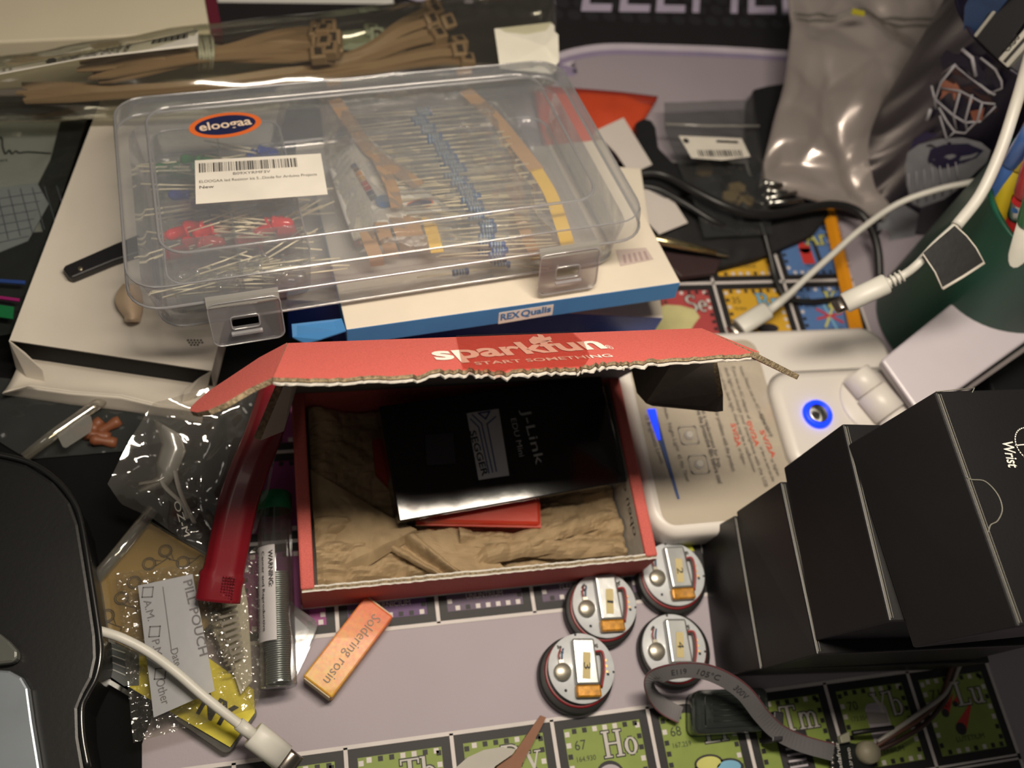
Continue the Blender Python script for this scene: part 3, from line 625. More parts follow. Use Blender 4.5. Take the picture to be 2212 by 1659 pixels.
while u<.80:
    w_=random.choice((.004,.004,.008,.012)); m.add([bi(u,.70),bi(u+w_,.70),bi(u+w_,.92),bi(u,.92)],[(0,1,2,3)],1); u+=w_+random.choice((.005,.005,.009,.012))
text(m,'B09XYRMF3V',bi(.29,.60),bi(.58,.60),.0016,bi(.3,.9)-bi(.3,.6),1)
text(m,'ELOOGAA led Resistor kit 5...Diode for Arduino Projects',bi(.03,.46),bi(.94,.46),.0016,bi(.3,.9)-bi(.3,.6),1); text(m,'New',bi(.03,.33),bi(.14,.33),.0017,bi(.3,.9)-bi(.3,.6),1,bold=.01)
build('barcode_label',m,[mat('label_white',(228,222,212),.6),mat('ink_dark',(46,44,44),.6)],et)
# ======================= white open carton =======================
wc=mat('white_coated_card',(206,198,186),.6,var=.04,nscale=30,bump=.05); blk=mat('inside_shade',(16,15,17),.85,var=.1)
ZT,ZB=.0265,.0105
a=P(20,735,ZT); b=P(457,801,ZT); ang=math.atan2((b-a).y,(b-a).x); wf=Fr(V((a.x,a.y,ZB)),(0,0,ang)); WW=(b-a).length; WL=.175; WH=ZT-ZB
wt=thing('white_carton','open white carton with a dark interior and curled end flaps, left of the clear case','carton',None,fr=wf)
mb=MB(); t_=.0006
mb.box((0,0,WH-t_),(WW,WL,WH)); build('top_panel',mb,wc,wt)
mb=MB(); mb.box((0,0,0),(WW,WL,t_)); build('bottom_panel',mb,wc,wt)
mb=MB(); mb.box((0,0,t_),(t_,WL,WH-t_)); build('side_panel',mb,wc,wt)
mb=MB(); mb.box((WW-t_,0,t_),(WW,WL,WH-t_)); build('side_panel',mb,wc,wt)
mb=MB(); mb.box((t_*2,.0004,t_*2),(WW-t_*2,WL-.002,WH-t_*2)); build('interior_shade_block',mb,blk,wt)  # solid black block fills the open carton, standing in for the shade inside
q=lambda x,y,w: wf.hit(x,y,w)
mb=MB()
def flapf(u,v):
    top=[(88,797),(250,815),(400,838)]; 
    e=V((u*WW,0,.0005))
    lip=[(5,850),(60,835),(150,847),(260,855),(340,875),(440,885)]
    k=u*5; i=min(4,int(k)); f_=k-i; lx=lip[i][0]+(lip[i+1][0]-lip[i][0])*f_; ly=lip[i][1]+(lip[i+1][1]-lip[i][1])*f_
    E_=wf.hit(lx,ly,.0045); m=e.lerp(E_,v); m.z=.0003+.0045*v*v*v; return m
mb.patch(flapf,20,10,.0004); build('tuck_flap',mb,wc,wt)
mb=MB()
def lipf(u,v):
    lip=[(5,850),(60,835),(150,847),(260,855),(340,875),(440,885)]; low=[(8,853),(45,857),(150,873),(260,886),(340,897),(436,914)]
    k=u*5; i=min(4,int(k)); f_=k-i
    L1=wf.hit(lip[i][0]+(lip[i+1][0]-lip[i][0])*f_,lip[i][1]+(lip[i+1][1]-lip[i][1])*f_,.0045); L2=wf.hit(low[i][0]+(low[i+1][0]-low[i][0])*f_,low[i][1]+(low[i+1][1]-low[i][1])*f_,-.0035)
    return L1.lerp(L2,v)
mb.patch(lipf,20,4,.0004); build('flap_lip',mb,wc,wt)
for pts,nm in (([(20,735,WH),(55,762,.012),(92,798,.0065),(98,828,.0005),(60,815,.0005),(36,795,.0005)],'dust_flap'),([(457,801,WH),(432,815,.013),(400,840,.007),(392,872,.0012),(415,862,.001),(448,838,.005)],'dust_flap')):
    m=MB(); loop=[q(*p) for p in pts]; m.prism(loop,(0,-.0004,.0002)); build(nm,m,wc,wt)
m=MB(); random.seed(4)
for i in range(5):
    for j in range(3-(i in(0,4))): c=q(406+i*7+ (j%2)*3,735+j*5,WH+.0002); m.disc(c,.00055,n=4,mi=0,rot=random.random())
build('printed_pattern',m,mat('ink_dark',(46,44,44)),wt)
# black folding knife and beige clip on the white carton
m=MB(); loop=[P(x,y,ZT+.0045) for x,y in ((135,580),(140,573),(250,525),(300,505),(300,545),(245,563),(155,600),(147,597))]; m.prism(loop,(0,0,-.0042)); o=build('black_multitool',m,mat('knife_black',(26,25,28),.45,bump=.1),bevel=.0007); tag(o,'black flat tool handle with one rivet lying on the white carton','tool')
r=MB(); r.lathe([(.0011,0),(.0011,.0006),(.0006,.0009)],14,Matrix.Translation(P(174,582,ZT+.0045)),cap=True); r.v=[tuple(V(v)) for v in r.v]; build('rivet',r,mat('rivet_steel',(170,160,140),.3,.9),o)
m=MB()
def bf(u,v):
    x=266+u*34+8*math.sin(v*3); y=612+v*78; k=(1-v*.5); return P(x-26*math.sin(min(1,v*1.1)*PI)*(1-u),y,ZT+.004+.004*math.sin(PI*u))
m.patch(bf,10,14,.0025); o=build('beige_clip',m,mat('beige_plastic',(205,180,152),.45),bevel=.0004); tag(o,'beige curved plastic clip poking out from under the clear case','clip')
# ======================= blue and white kit boxes =======================
blu=mat('carton_blue',(66,128,186),.45,var=.05); wht=mat('carton_ivory',(214,204,188),.6,var=.03); dbl=mat('carton_deep_blue',(34,66,150),.45)
base=Fr(V((-.1451,.0981,.0585)),(-.222,-.046,.123))
A_=base.hit(748,712,0); B_=base.hit(1470,610,0); yaw=math.atan2((B_-A_).y,(B_-A_).x)
O=base.M@A_; RL=(B_-A_).length; q_=base.q@Quaternion((0,0,1),yaw)
xf=Fr(O); xf.q=q_; xf.M=Matrix.Translation(O)@q_.to_matrix().to_4x4(); xf.I=xf.M.inverted(); xf.M=xf.M@Matrix.Translation((0,0,-.0095)); xf.I=xf.M.inverted()
xt=thing('kit_carton','flat ivory and blue kit carton directly under the clear component case','carton',None,fr=xf)
mb=MB(); mb.box((0,0,0),(RL,.098,.0095),0)
for k in (2,3,4,5): mb.m[k]=1
mb.m[1]=0; mb.m[0]=1; build('carton_body',mb,[wht,blu],xt,bevel=.0004)
h=lambda x,y: xf.hit(x,y,0)
def front(px,py,off=-.00015):
    o=xf.I@CAMP; d=xf.I.to_3x3()@ray(px,py); return o+d*((off-o.y)/d.y)
c=[front(1076,700),front(1193,680),front(1196,658),front(1078,676)]
mb=MB(); mb.prism(c,(0,.0001,0),0); A1,B1=front(1081,692,-.0003),front(1190,673,-.0003); hh=(front(1082,680,-.0003)-front(1083,694,-.0003)).length
text(mb,'REX',A1,A1.lerp(B1,.38),hh*.9,(0,0,1),1,bold=.03); text(mb,'Qualis',A1.lerp(B1,.40),B1,hh*.9,(0,0,1),1,bold=.03); build('brand_badge',mb,[mat('badge_white',(225,220,210),.5),mat('carton_blue',(0,0,0))],xt)
g=lambda x,y: xf.hit(x,y,.0097)
mb=MB(); mb.prism([g(1340,575),g(1412,560),g(1395,535),g(1330,540)],(0,0,.00005),0)
for k in range(5): mb.prism([g(1348+k*12,569-k*2),g(1354+k*12,568-k*2),g(1350+k*11,550-k*2),g(1345+k*11,551-k*2)],(0,0,.0001),1)
build('printed_panel',mb,[mat('print_pinkgrey',(186,170,164),.6),mat('print_pinkgrey_dark',(160,140,138),.6)],xt)
mb=MB(); e_=lambda x,y,w: xf.hit(x,y,w)
mb.prism([e_(748,714,.0085),e_(738,688,.0085),e_(630,700,.0075),e_(632,728,.004),e_(660,742,.003),e_(690,733,.006)],(0,0,-.0006),1); build('end_flap',mb,[wht,blu],xt)
a=P(1248,678,.036); b=P(1433,687,.036); ang=math.atan2((b-a).y,(b-a).x); bf2=Fr(V((b.x,b.y,.0004)),(0,0,ang))
bt=thing('kit_carton','deep blue and ivory carton at the bottom of the stack behind the raised red lid','carton',None,fr=bf2)
mb=MB(); mb.box((-.165,0,0),(0,.085,.0356),0)
for k in (0,2,3,4,5): mb.m[k]=1
build('carton_body',mb,[wht,dbl],bt,bevel=.0005)
# ======================= contents of the clear case =======================
def lb(x,y,z): return ef.M@V((x,y,z))
def place(proto,x,y,z,rz,tilt=0,roll=0):
    M_=ef.M@Matrix.Translation((x,y,z))@Matrix.Rotation(rz,4,'Z')@Matrix.Rotation(tilt,4,'Y')@Matrix.Rotation(roll,4,'X')
    c=copy_tree(proto) if proto.get('_used') else proto; proto['_used']=1
    c.rotation_mode='QUATERNION'; c.location=M_.translation; c.rotation_quaternion=M_.to_quaternion(); return c
lead=mat('tinned_wire',(244,234,204),.4,.3)
def led(colname,c,clear=False):
    m=MB(); pr=[(.0001,.0086),(.0012,.0083),(.0020,.0074),(.0024,.0062),(.0025,.001),(.0029,.001),(.0029,0),(.0001,0)]
    m.lathe(pr,14,Matrix.Rotation(PI/2,4,'Y'))
    mm=film('led_clear',(245,245,240),.12,.25,.05,0,60) if clear else mat('led_'+colname,c,.15,coat=.6)
    o=build('led',m,mm); o.location=(0,0,0)
    me=o.data; xs=[v.co.x for v in me.vertices]; me.transform(Matrix.Translation((-min(xs),0,-(min(v.co.z for v in me.vertices)+.0029))))
    l=MB()
    l.tube([(0,.0012,0),(-.012,.0013,.0004),(-.024,.0018,.001)],.00036,5); o2=build('lead',l,lead,None); o2.parent=o; o2.location=o2.location-V((0,0,0))
    l=MB(); l.tube([(0,-.0012,0),(-.011,-.0014,.0006),(-.020,-.0021,.0012)],.00036,5); o3=build('lead',l,lead,None); o3.parent=o
    return o
mid=(c0+c1)/2
comps=[('green',(40,120,60),c0,ys[3],6,'green LED loose in the back left compartment of the clear case'),
('blue',(38,66,150),mid,ys[3],7,'blue LED loose in the back right compartment of the clear case'),
('blue',(38,66,150),c0,ys[2],5,'blue LED loose in the left compartment in front of the green LEDs'),
('yellow',(196,170,50),mid,ys[2],4,'yellow LED in the compartment hidden below the barcode label'),
('red',(214,36,44),c0,ys[1],8,'red LED loose in the left compartment of the clear case'),
('red',(214,36,44),mid,ys[1],9,'red LED loose in the right compartment under the barcode label'),
('clear',(0,0,0),c0,ys[0],7,'clear LED loose in the front left compartment of the case'),
('clear',(0,0,0),mid,ys[0],8,'clear LED loose in the front right compartment of the case')]
random.seed(21); hgt=(ys[1]-ys[0])
for cn,cc,x0,y0,n,lab in comps:
    pr=led(cn,cc,cn=='clear')
    for k in range(n):
        x=x0+.0055+random.random()*(mid-c0-.011); y=y0+.005+random.random()*(hgt-.010); rz=random.choice((0,PI))+random.uniform(-.5,.5)
        if rz<1.5: x=min(x0+(mid-c0)-.009,x+.004)
        o=place(pr,x,y,dz0+.0032+.0011*(k%5),rz,random.uniform(-.05,.05)); tag(o,lab,'LED',cn+' LEDs in '+('left' if x0==c0 else 'right')+' compartment %s'%('back','upper','lower','front')[3-ys.index(y0)] if 0 else '%s LEDs, %s'%(cn,lab.split(' in ')[-1][:80] if ' in ' in lab else 'case'))
# resistor strips
resb=mat('resistor_blue',(22,80,150),.35,coat=.3); band=mat('resistor_band',(150,170,170),.4); tape=mat('tape_tan',(176,138,96),.75,var=.06); tapey=mat('tape_yellow',(222,182,66),.7,var=.05)
HW=.012
def hh_(x,y,w=HW): return ef.hit(x,y,w)
def resistor(m,c,d,w):
    M_=Matrix.Translation(c)@d.to_track_quat('X','Z').to_matrix().to_4x4()@Matrix.Rotation(PI/2,4,'Y')
    m.lathe([(.0002,-.0034),(.0012,-.0033),(.0015,-.0026),(.0013,-.0019),(.0012,0),(.0013,.0019),(.0015,.0026),(.0012,.0033),(.0002,.0034)],8,M_,0)
    for k,z in enumerate((-.0023,-.0009,.0002,.0013)): m.lathe([(.00155 if k==0 else .00136,z-.00025),(.00155 if k==0 else .00136,z+.00025)],8,M_,1)
def strip(name,label,pa,pb,n,ll,rl,w,slope,tl,tr_,seed):
    random.seed(seed); root=thing(name,label,'resistor strip',None,fr=ef)
    for k in range(n):
        f_=k/(n-1); x=pa[0]+(pb[0]-pa[0])*f_; y=pa[1]+(pb[1]-pa[1])*f_
        ww=w+random.uniform(-.0008,.0008); jx=random.uniform(-12,12)
        c=hh_(x+jx,y+random.uniform(-2,2),ww); sl=slope+random.uniform(-.06,.06)
        L=hh_(x+jx-ll,y+ll*sl,ww+random.uniform(-.001,.001)); R_=hh_(x+jx+rl,y-rl*sl,ww+random.uniform(-.001,.001))
        m=MB(); resistor(m,c,(R_-L).normalized(),ww); m.tube([L,c,R_],.00033,4,2); build('resistor',m,[resb,band,lead],root)
    for pts,mt_,wd in tl+tr_:
        m=MB(); path=cr([hh_(x,y,w+dz) for x,y,dz in pts],6); rings=[]
        for i,p in enumerate(path):
            t_=(path[min(i+1,len(path)-1)]-path[max(i-1,0)]).normalized(); n_=t_.cross(V((0,0,1))).normalized()*wd/2
            rings.append([p-n_,p+n_,p+n_-V((0,0,.0003)),p-n_-V((0,0,.0003))])
        m.loft(rings,0,False); build('paper_tape',m,mt_,root)
    return root
strip('resistor_strip','upper strip of blue resistors with long leads, left tape tan and curved, inside the case',(905,238),(1040,470),26,150,150,.0165,.10,
 [([(722,215,0),(760,270,0),(805,330,.0005),(870,375,.001),(905,400,.001)],tape,.0062),([(812,335,.003),(845,400,.0035),(858,448,.003)],tape,.0050)],
 [([(1005,195,0),(1065,250,0),(1115,310,0),(1160,368,0)],tape,.0068),([(1158,365,0),(1190,420,0),(1215,490,0),(1232,548,-.002)],tapey,.0058)],1)
strip('resistor_strip','lower strip of blue resistors fanned out behind the right latch, inside the case',(955,330),(1085,560),24,130,140,.0115,.06,
 [([(915,440,.001),(930,490,.001),(945,545,0)],tapey,.0052)],[([(1105,300,-.002),(1120,390,-.002),(1125,470,-.002),(1160,560,-.003)],tape,.0050)],2)
root=thing('paper_tape_roll','rolled tan paper tapes standing in the front of the clear case','tape',None,fr=ef)
for k,(x,y) in enumerate(((800,500),(830,480),(865,470),(895,468))):
    m=MB(); path=cr([hh_(x-8,y,.015),hh_(x,y+25,.0155),hh_(x+12,y+55,.012),hh_(x+16,y+75,.006)],5); rings=[]
    for i,p in enumerate(path):
        n_=V((.0028,-.0004*k,0)); rings.append([p-n_,p+n_,p+n_+V((0,.0004,-.0003)),p-n_+V((0,.0004,-.0003))])
    m.loft(rings,0,False); build('paper_tape',m,tape,root)
# loose resistors at the front
for i,(x,y,sl) in enumerate(((995,588,.12),(1085,570,-.1),(1170,545,.2),(1050,545,.05))):
    m=MB(); c=hh_(x,y,.0045); L=hh_(x-95,y+95*sl,.0045); R_=hh_(x+100,y-100*sl,.0048); resistor(m,c,(R_-L).normalized(),0); m.tube([L,c,R_],.00028,5,2); m.v=[tuple(ef.M@V(v)) for v in m.v]
    o=build('resistor',m,[resb,band,lead]); tag(o,'loose blue resistor lying along the front wall of the clear case','resistor','loose resistors at the front of the case')
# curled instruction sheet
pp=mat('sheet_white',(228,226,222),.7,var=.03); root=thing('instruction_sheet','curled white leaflet with a printed colour chart inside the clear case','leaflet',None,fr=ef)
m=MB()
def cs(u,v):
    la=[(706,345),(722,400),(745,470),(765,520)]; lr=[(790,290),(845,340),(905,400),(972,452)]
    def pl_(e): k=v*3; i=min(2,int(k)); f_=k-i; return e[i][0]+(e[i+1][0]-e[i][0])*f_,e[i][1]+(e[i+1][1]-e[i][1])*f_
    a=pl_(la); b=pl_(lr); x=a[0]+(b[0]-a[0])*u; y=a[1]+(b[1]-a[1])*u
    w=.0085+.0065*math.sin(PI*min(1,u*1.3)*.62); return hh_(x,y-10*math.sin(PI*u)*v,w)
m.patch(cs,18,14,.0002,0); build('paper',m,pp,root)
m=MB()
for k,cc in enumerate(('c_navy','c_brown','c_orange','c_tan','c_red','c_red2','c_navy2','c_black')):
    a=cs(.36,.22+k*.055)+V((0,0,.0003)); b=cs(.46,.22+k*.055)+V((0,0,.0003)); e=cs(.46,.27+k*.055)+V((0,0,.0003)); f_=cs(.36,.27+k*.055)+V((0,0,.0003)); m.add([a,b,e,f_],[(0,1,2,3)],k)
build('colour_chart',m,[mat('c_'+str(i),c,.6) for i,c in enumerate(((50,70,120),(110,80,60),(200,140,80),(190,150,90),(170,60,60),(150,50,60),(40,50,90),(40,70,80)))],root)
m=MB()
for k in range(4): 
    a=cs(.08,.12+.07*k)+V((0,0,.0004)); b=cs(.42,.02+.07*k)+V((0,0,.0004)); text(m,'RESISTOR CHART OF VALUES'[k:k+18],b,a,.0009,(0,-1,0),0)
c=cs(.78,.88)+V((0,0,.0004)); m.disc(c,.0062,n=30,ry=.0028,mi=1,rot=.1); m.disc(c+V((0,0,.0001)),.0054,n=30,ry=.0022,mi=2,rot=.1); m.disc(cs(.50,.72)+V((0,0,.0004)),.004,mi=3)
build('sheet_print',m,[mat('ink_grey',(130,130,135),.6),mat('sticker_orange',(0,0,0)),mat('sticker_navy',(0,0,0)),mat('ink_blue',(48,108,170),.6)],root)
# poly bag around the strips
m=MB()
def pb(u,v):
    a=[(690,205),(700,330),(745,470),(770,545)]; b=[(1085,185),(1130,290),(1190,400),(1235,530)]
    def pl_(e): k=v*3; i=min(2,int(k)); f_=k-i; return e[i][0]+(e[i+1][0]-e[i][0])*f_,e[i][1]+(e[i+1][1]-e[i][1])*f_
    p=pl_(a); q2=pl_(b); p_=hh_(p[0]+(q2[0]-p[0])*u,p[1]+(q2[1]-p[1])*u,.0195); w=.0205+crumple(p_,95,.003,4); w=max(.004,w-.012*(1-min(1,7*min(u,1-u,v,1-v)))); r=hh_(p[0]+(q2[0]-p[0])*u,p[1]+(q2[1]-p[1])*u,min(w,.0262)); return r
m.patch(pb,50,36,0,0); m.v=[tuple(ef.M@V(v)) for v in m.v]; o=build('poly_bag',m,film('bag_film_fine',(250,249,245),.02,.02,.14,.3,120,vor=70)); tag(o,'thin clear poly bag around the resistor strips inside the case','bag')
# ======================= cable tie bag =======================
tan_=mat('nylon_tan',(150,124,98),.42,var=.06,coat=.2); pale=mat('nylon_pale_green',(150,158,142),.45); 
holem=mat('hole_dark',(50,38,30),.8)
def tie(name,label,grp,pts,m_,wid=.0042,roll=0):
    """pts: px,py,z from tip to head"""
    path=cr([P(*p) for p in pts],8); o_rings=[]; n=len(path)
    for i,p in enumerate(path):
        t_=(path[min(i+1,n-1)]-path[max(i-1,0)]).normalized(); up=V((0,-math.sin(roll),math.cos(roll))); s_=t_.cross(up).normalized(); u_=s_.cross(t_)
        w_=wid/2*(.35+.65*min(1,i/3)); h_=.0006; o_rings.append([p-s_*w_-u_*h_,p+s_*w_-u_*h_,p+s_*w_+u_*h_,p-s_*w_+u_*h_])
    root=thing(name,label,'cable tie',path[-1],grp)
    m=MB(); m.loft(o_rings,0,False); build('strap',m,m_,root)
    t_=(path[-1]-path[-3]).normalized(); up=V((0,-math.sin(roll),math.cos(roll))); s_=t_.cross(up).normalized(); u_=s_.cross(t_)
    M_=Matrix(((t_.x,s_.x,u_.x,path[-1].x),(t_.y,s_.y,u_.y,path[-1].y),(t_.z,s_.z,u_.z,path[-1].z),(0,0,0,1)))
    m=MB(); m.box((-.001,-.0037,-.0022),(.0062,.0037,.0036),0,M_); hd=build('head',m,m_,root,bevel=.0008)
    m=MB(); m.box((.0012,-.0020,.00365),(.0044,.0020,.0038),0,M_); build('slot',m,holem,hd)
random.seed(12)
for k in range(14):
    r=k/13; ty=128+r*50+random.uniform(-4,4); hy=62+r*62+random.uniform(-6,6); tx=168+random.uniform(-5,60); hx=690+random.uniform(-18,22)
    tie('cable_tie','tan nylon cable tie with squared tip in the upper bundle of the clear bag','ties in the upper bundle',[(tx,ty,.040+.002*(k%4)),(300,ty*.6+hy*.4+4,.044+.002*(k%3)),(445,112+r*16,.046+.0015*(k%4)),(hx-80,hy+6,.046),(hx,hy,.046+.002*(k%3))],tan_,.0036,random.uniform(-.4,.5))
for k in range(11):
    r=k/10; tx=45+random.uniform(-10,60); ty=182+r*38; hx=915+r*60+random.uniform(-20,25); hy=28+r*100+random.uniform(-8,8)
    tie('cable_tie','tan nylon cable tie in the lower bundle whose heads end left of the blank label','ties in the lower bundle',[(tx,ty,.034),(300,190+r*12,.036+.001*(k%4)),(520,168+r*14,.037+.001*(k%4)),(760,118+r*40,.038),(hx-60,hy+30*(1-r),.038+.002*(k%3)),(hx,hy,.038+.002*(k%3))],tan_,.0040,random.uniform(-.3,.6))
for k in range(6):
    tie('cable_tie','pale greenish cable tie behind the tan bundles in the bag','pale ties in the bag',[(560,92+k*3,.030),(680,82+k*3,.031),(770+k*11,72+k*7,.032),(790+k*11,72+k*7,.032)],pale,.0036,random.uniform(-.3,.5))
root=thing('twist_wire','white twisted wire binding the upper bundle of cable ties','wire tie',P(452,115,.045))
for k in range(5):
    m=MB(); m.tube(cr([P(428+k*7+(k%2)*2,150,.040),P(432+k*7,118,.0535),P(426+k*8-(k%2)*3,84,.048),P(428+k*6,78,.040)],6),.0008,6); build('strand',m,mat('wire_white',(196,196,182),.6,bump=.5,bscale=900),root)
# the film sleeve
bagf=film('sleeve_film',(236,236,226),.035,.05,.10,.18,30)
tops=[(-120,168),(0,150),(150,120),(300,92),(440,66),(620,48),(800,26),(1000,4),(1165,-8),(1200,0)]; bots=[(-120,262),(0,246),(150,243),(300,240),(440,238),(620,228),(800,215),(1000,200),(1165,190),(1206,176)]
rings=[]
for i in range(37):
    s=i/36*9; k=min(8,int(s)); f_=s-k; a=(tops[k][0]+(tops[k+1][0]-tops[k][0])*f_,tops[k][1]+(tops[k+1][1]-tops[k][1])*f_); b=(bots[k][0]+(bots[k+1][0]-bots[k][0])*f_,bots[k][1]+(bots[k+1][1]-bots[k][1])*f_)
    A1=P(*a,.043); B1=P(*b,.043); c=(A1+B1)/2; hw=(A1-B1).length/2; dr=(A1-B1).normalized(); th=.0145*(1 if i<34 else (36-i)/2*.8+.15)
    rings.append([c+dr*hw*math.cos(t)+V((0,0,th*math.sin(t)*(1+.06*math.sin(i*1.3+t*3)))) for t in [2*PI*q/28 for q in range(28)]])
tb=thing('cable_tie_bag','long clear bag of cable ties with printed header and blank white label, across the back','bag',P(600,140,.03))
m=MB(); m.loft(rings,0,True,True,True); build('bag_film',m,bagf,tb)
m=MB()
def header(u,v):
    tp=[(-120,165),(0,148),(200,113),(428,64)]; bt=[(-120,180),(0,160),(170,128),(428,98)]
    k=u*3; i=min(2,int(k)); f_=k-i; a=(tp[i][0]+(tp[i+1][0]-tp[i][0])*f_,tp[i][1]+(tp[i+1][1]-tp[i][1])*f_); b=(bt[i][0]+(bt[i+1][0]-bt[i][0])*f_,bt[i][1]+(bt[i+1][1]-bt[i][1])*f_)
    return P(a[0]+(b[0]-a[0])*v,a[1]+(b[1]-a[1])*v,.0545+.0045*v+.0004*math.sin(u*20))
m.patch(header,30,5,.0003); hd=build('paper_header',m,mat('header_white',(222,217,206),.6,var=.03),tb)
m=MB()
for i,(s,u0) in enumerate((('ELECTRIC',.585),('RETAIL',.61),('MADE IN',.64),('RECYCLE',.66),('DISTRIB BY',.69),('DEPOT USA',.71),('4 78346',.735),('ATLANTA',.755),('GA 30339',.775),('HOMER',.80))):
    a=header(u0,.92)+V((0,0,.0006)); b=header(u0-.005,.12)+V((0,0,.0006)); text(m,s,a,b,.0019,(-1,0,0),0,bold=.01)
for k in range(18): 
    u0=.86+k*.0062; a=header(u0,.45)+V((0,0,.0005)); b=header(u0,.12)+V((0,0,.0005)); d=V((.0005+.0004*(k%3==0),0,0)); m.add([a,a+d,b+d,b],[(0,1,2,3)],0)
for i,(s,u0) in enumerate((('Open',.315),('Abra',.36),('tear',.385))): 
    a=header(u0,.9)+V((0,0,.0006)); b=header(u0-.004,.4)+V((0,0,.0006)); text(m,s,a,b,.0016,(-1,0,0),0)
for k in range(3): c=header(.53+k*.008,.6)+V((0,0,.0006)); m.disc(c,.0014,n=5,ry=.002)
build('header_print',m,mat('ink_dark',(0,0,0)),hd)
m=MB(); mm=[(1068,62),(1190,48),(1198,56),(1198,68),(1206,75),(1208,132),(1202,140),(1203,152),(1195,160),(1080,148)]
def lp(x,y): 
    f_=(y-50)/110; z=.0545+.0035*math.sin(PI*min(1,max(0,f_*.8+.2))); return P(x,y,z)
loop=[lp(x,y) for x,y in mm]; c=sum(loop,V((0,0,0)))/len(loop)+V((0,0,.0015)); m.add(loop+[c],[(i,len(loop),(i+1)%len(loop)) for i in range(len(loop))],0); build('blank_label',m,mat('label_cream',(232,228,214),.6),tb)
m=MB(); 
path=[P(x,y,.0578) for x,y in ((300,168),(500,152),(700,135),(900,120),(1072,110))]
# white binder and loose papers at the back
m=MB(); o=thing('white_binder','off-white board with a dark red spine edge at the top left corner','binder',P(300,20,.0))
a,b=P(455,70,.03),P(432,-60,.03)
rt_=(b-a).normalized(); lf=V((-rt_.y,rt_.x,0))
m.prism([a,b,b+lf*.26,a+lf*.26],(0,0,-.0298)); build('cover',m,mat('board_cream',(214,204,180),.6,var=.03,nscale=20,bump=.03),o,bevel=.001)
m=MB(); rg=-lf; m.prism([a+rg*.0002,a+rg*.0055,b+rg*.0055,b+rg*.0002],(0,0,-.0298)); build('spine',m,mat('maroon',(96,22,44),.6),o)
m=MB(); m.prism([P(x,y,.0010) for x,y in ((470,4),(850,8),(850,-80),(470,-80))],(0,0,-.0004)); o=build('paper_sheet',m,mat('sheet_white',(0,0,0))); tag(o,'white sheet whose near edge just shows above the cable tie bag','paper')
# ======================= desk lamp =======================
lw=mat('lamp_white',(222,216,210),.38,var=.02,nscale=10); 
lt=thing('desk_lamp','white desk lamp with rounded base, glowing blue ring button and raised arm','lamp',(.12,.07,0))
m=MB(); m.loft([rr(.053,.0224,.1915,.117,.012,.0002,8),rr(.0508,.0212,.1925,.1185,.013,.004,8),rr(.0508,.0212,.1925,.1185,.013,.0165,8),rr(.0518,.0222,.1915,.1175,.0125,.019,8),rr(.054,.0244,.1893,.1153,.011,.0200,8)],0,True); build('lamp_base',m,lw,lt)
m=MB(); m.loft([rr(.120,.041,.196,.0955,.013,.0198,8),rr(.1235,.0445,.19,.0915,.010,.0238,8),rr(.1255,.0465,.188,.0895,.009,.0243,8)],0,True); build('raised_panel',m,lw,lt)
ring_=mat('ring_blue',(14,52,255),.4,emit=1.7,var=.0)
bc=P(1768,893,.0262)
m=MB(); n=40; prof=[(.0047,-.0015),(.0048,.0004),(.0056,.0008),(.0066,.0006),(.0070,-.0015)]
m.lathe(prof,n,Matrix.Translation(bc)); build('light_ring',m,ring_,lt)
bm_=mat('brushed_steel',(200,200,198),.28,1,var=.02,nscale=200)
m=MB(); m.lathe([(.0001,.0007),(.0042,.0006),(.0047,.0003),(.0048,-.0018)],n,Matrix.Translation(bc),cap=True); b_=build('button',m,bm_,lt)
try: bm_.node_tree.nodes['Principled BSDF'].inputs['Anisotropic'].default_value=.9
except Exception: pass
# hinge
hc=P(1885,868,.0245); m=MB(); m.lathe([(.0165,-.0008),(.0165,.0006),(.0158,.0012),(.0001,.0012)],40,Matrix.Translation(hc),cap=True); build('hinge_plate',m,lw,lt)
ax0=P(1848,806,.031); ax1=P(1958,936,.031); d=(ax1-ax0); ln=d.length; d.normalize()
q=d.to_track_quat('Z','Y').to_matrix().to_4x4()
for k,(f0,f1,r) in enumerate(((0,.30,.0068),(.31,.69,.0076),(.70,1,.0068))):
    m=MB(); m.lathe([(.0001,0),(r-.0006,0),(r,.0006),(r,ln*(f1-f0)-.0006),(r-.0006,ln*(f1-f0)),(.0001,ln*(f1-f0))],28,Matrix.Translation(ax0+d*ln*f0)@q); build('hinge_barrel',m,lw,lt)
ap=plane3(P(1905,775,.037),P(1985,890,.037),P(2212,635,.062)); 
m=MB(); plate(m,[(1903,778),(2060,652),(2212,531),(2560,250),(2560,480),(2212,740),(2080,835),(1985,893)],ap,.0075); build('lamp_arm',m,mat('arm_white',(206,198,206),.3,var=.02),lt,bevel=.0014,seg=3)
m=MB(); plate(m,[(1995,893),(2080,841),(2212,748),(2560,492),(2560,505),(2212,760),(2080,852),(2002,900)],(ap[0]-ap[1]*.0078,ap[1]),.002); build('arm_trim',m,mat('arm_grey',(120,112,112),.5),lt)
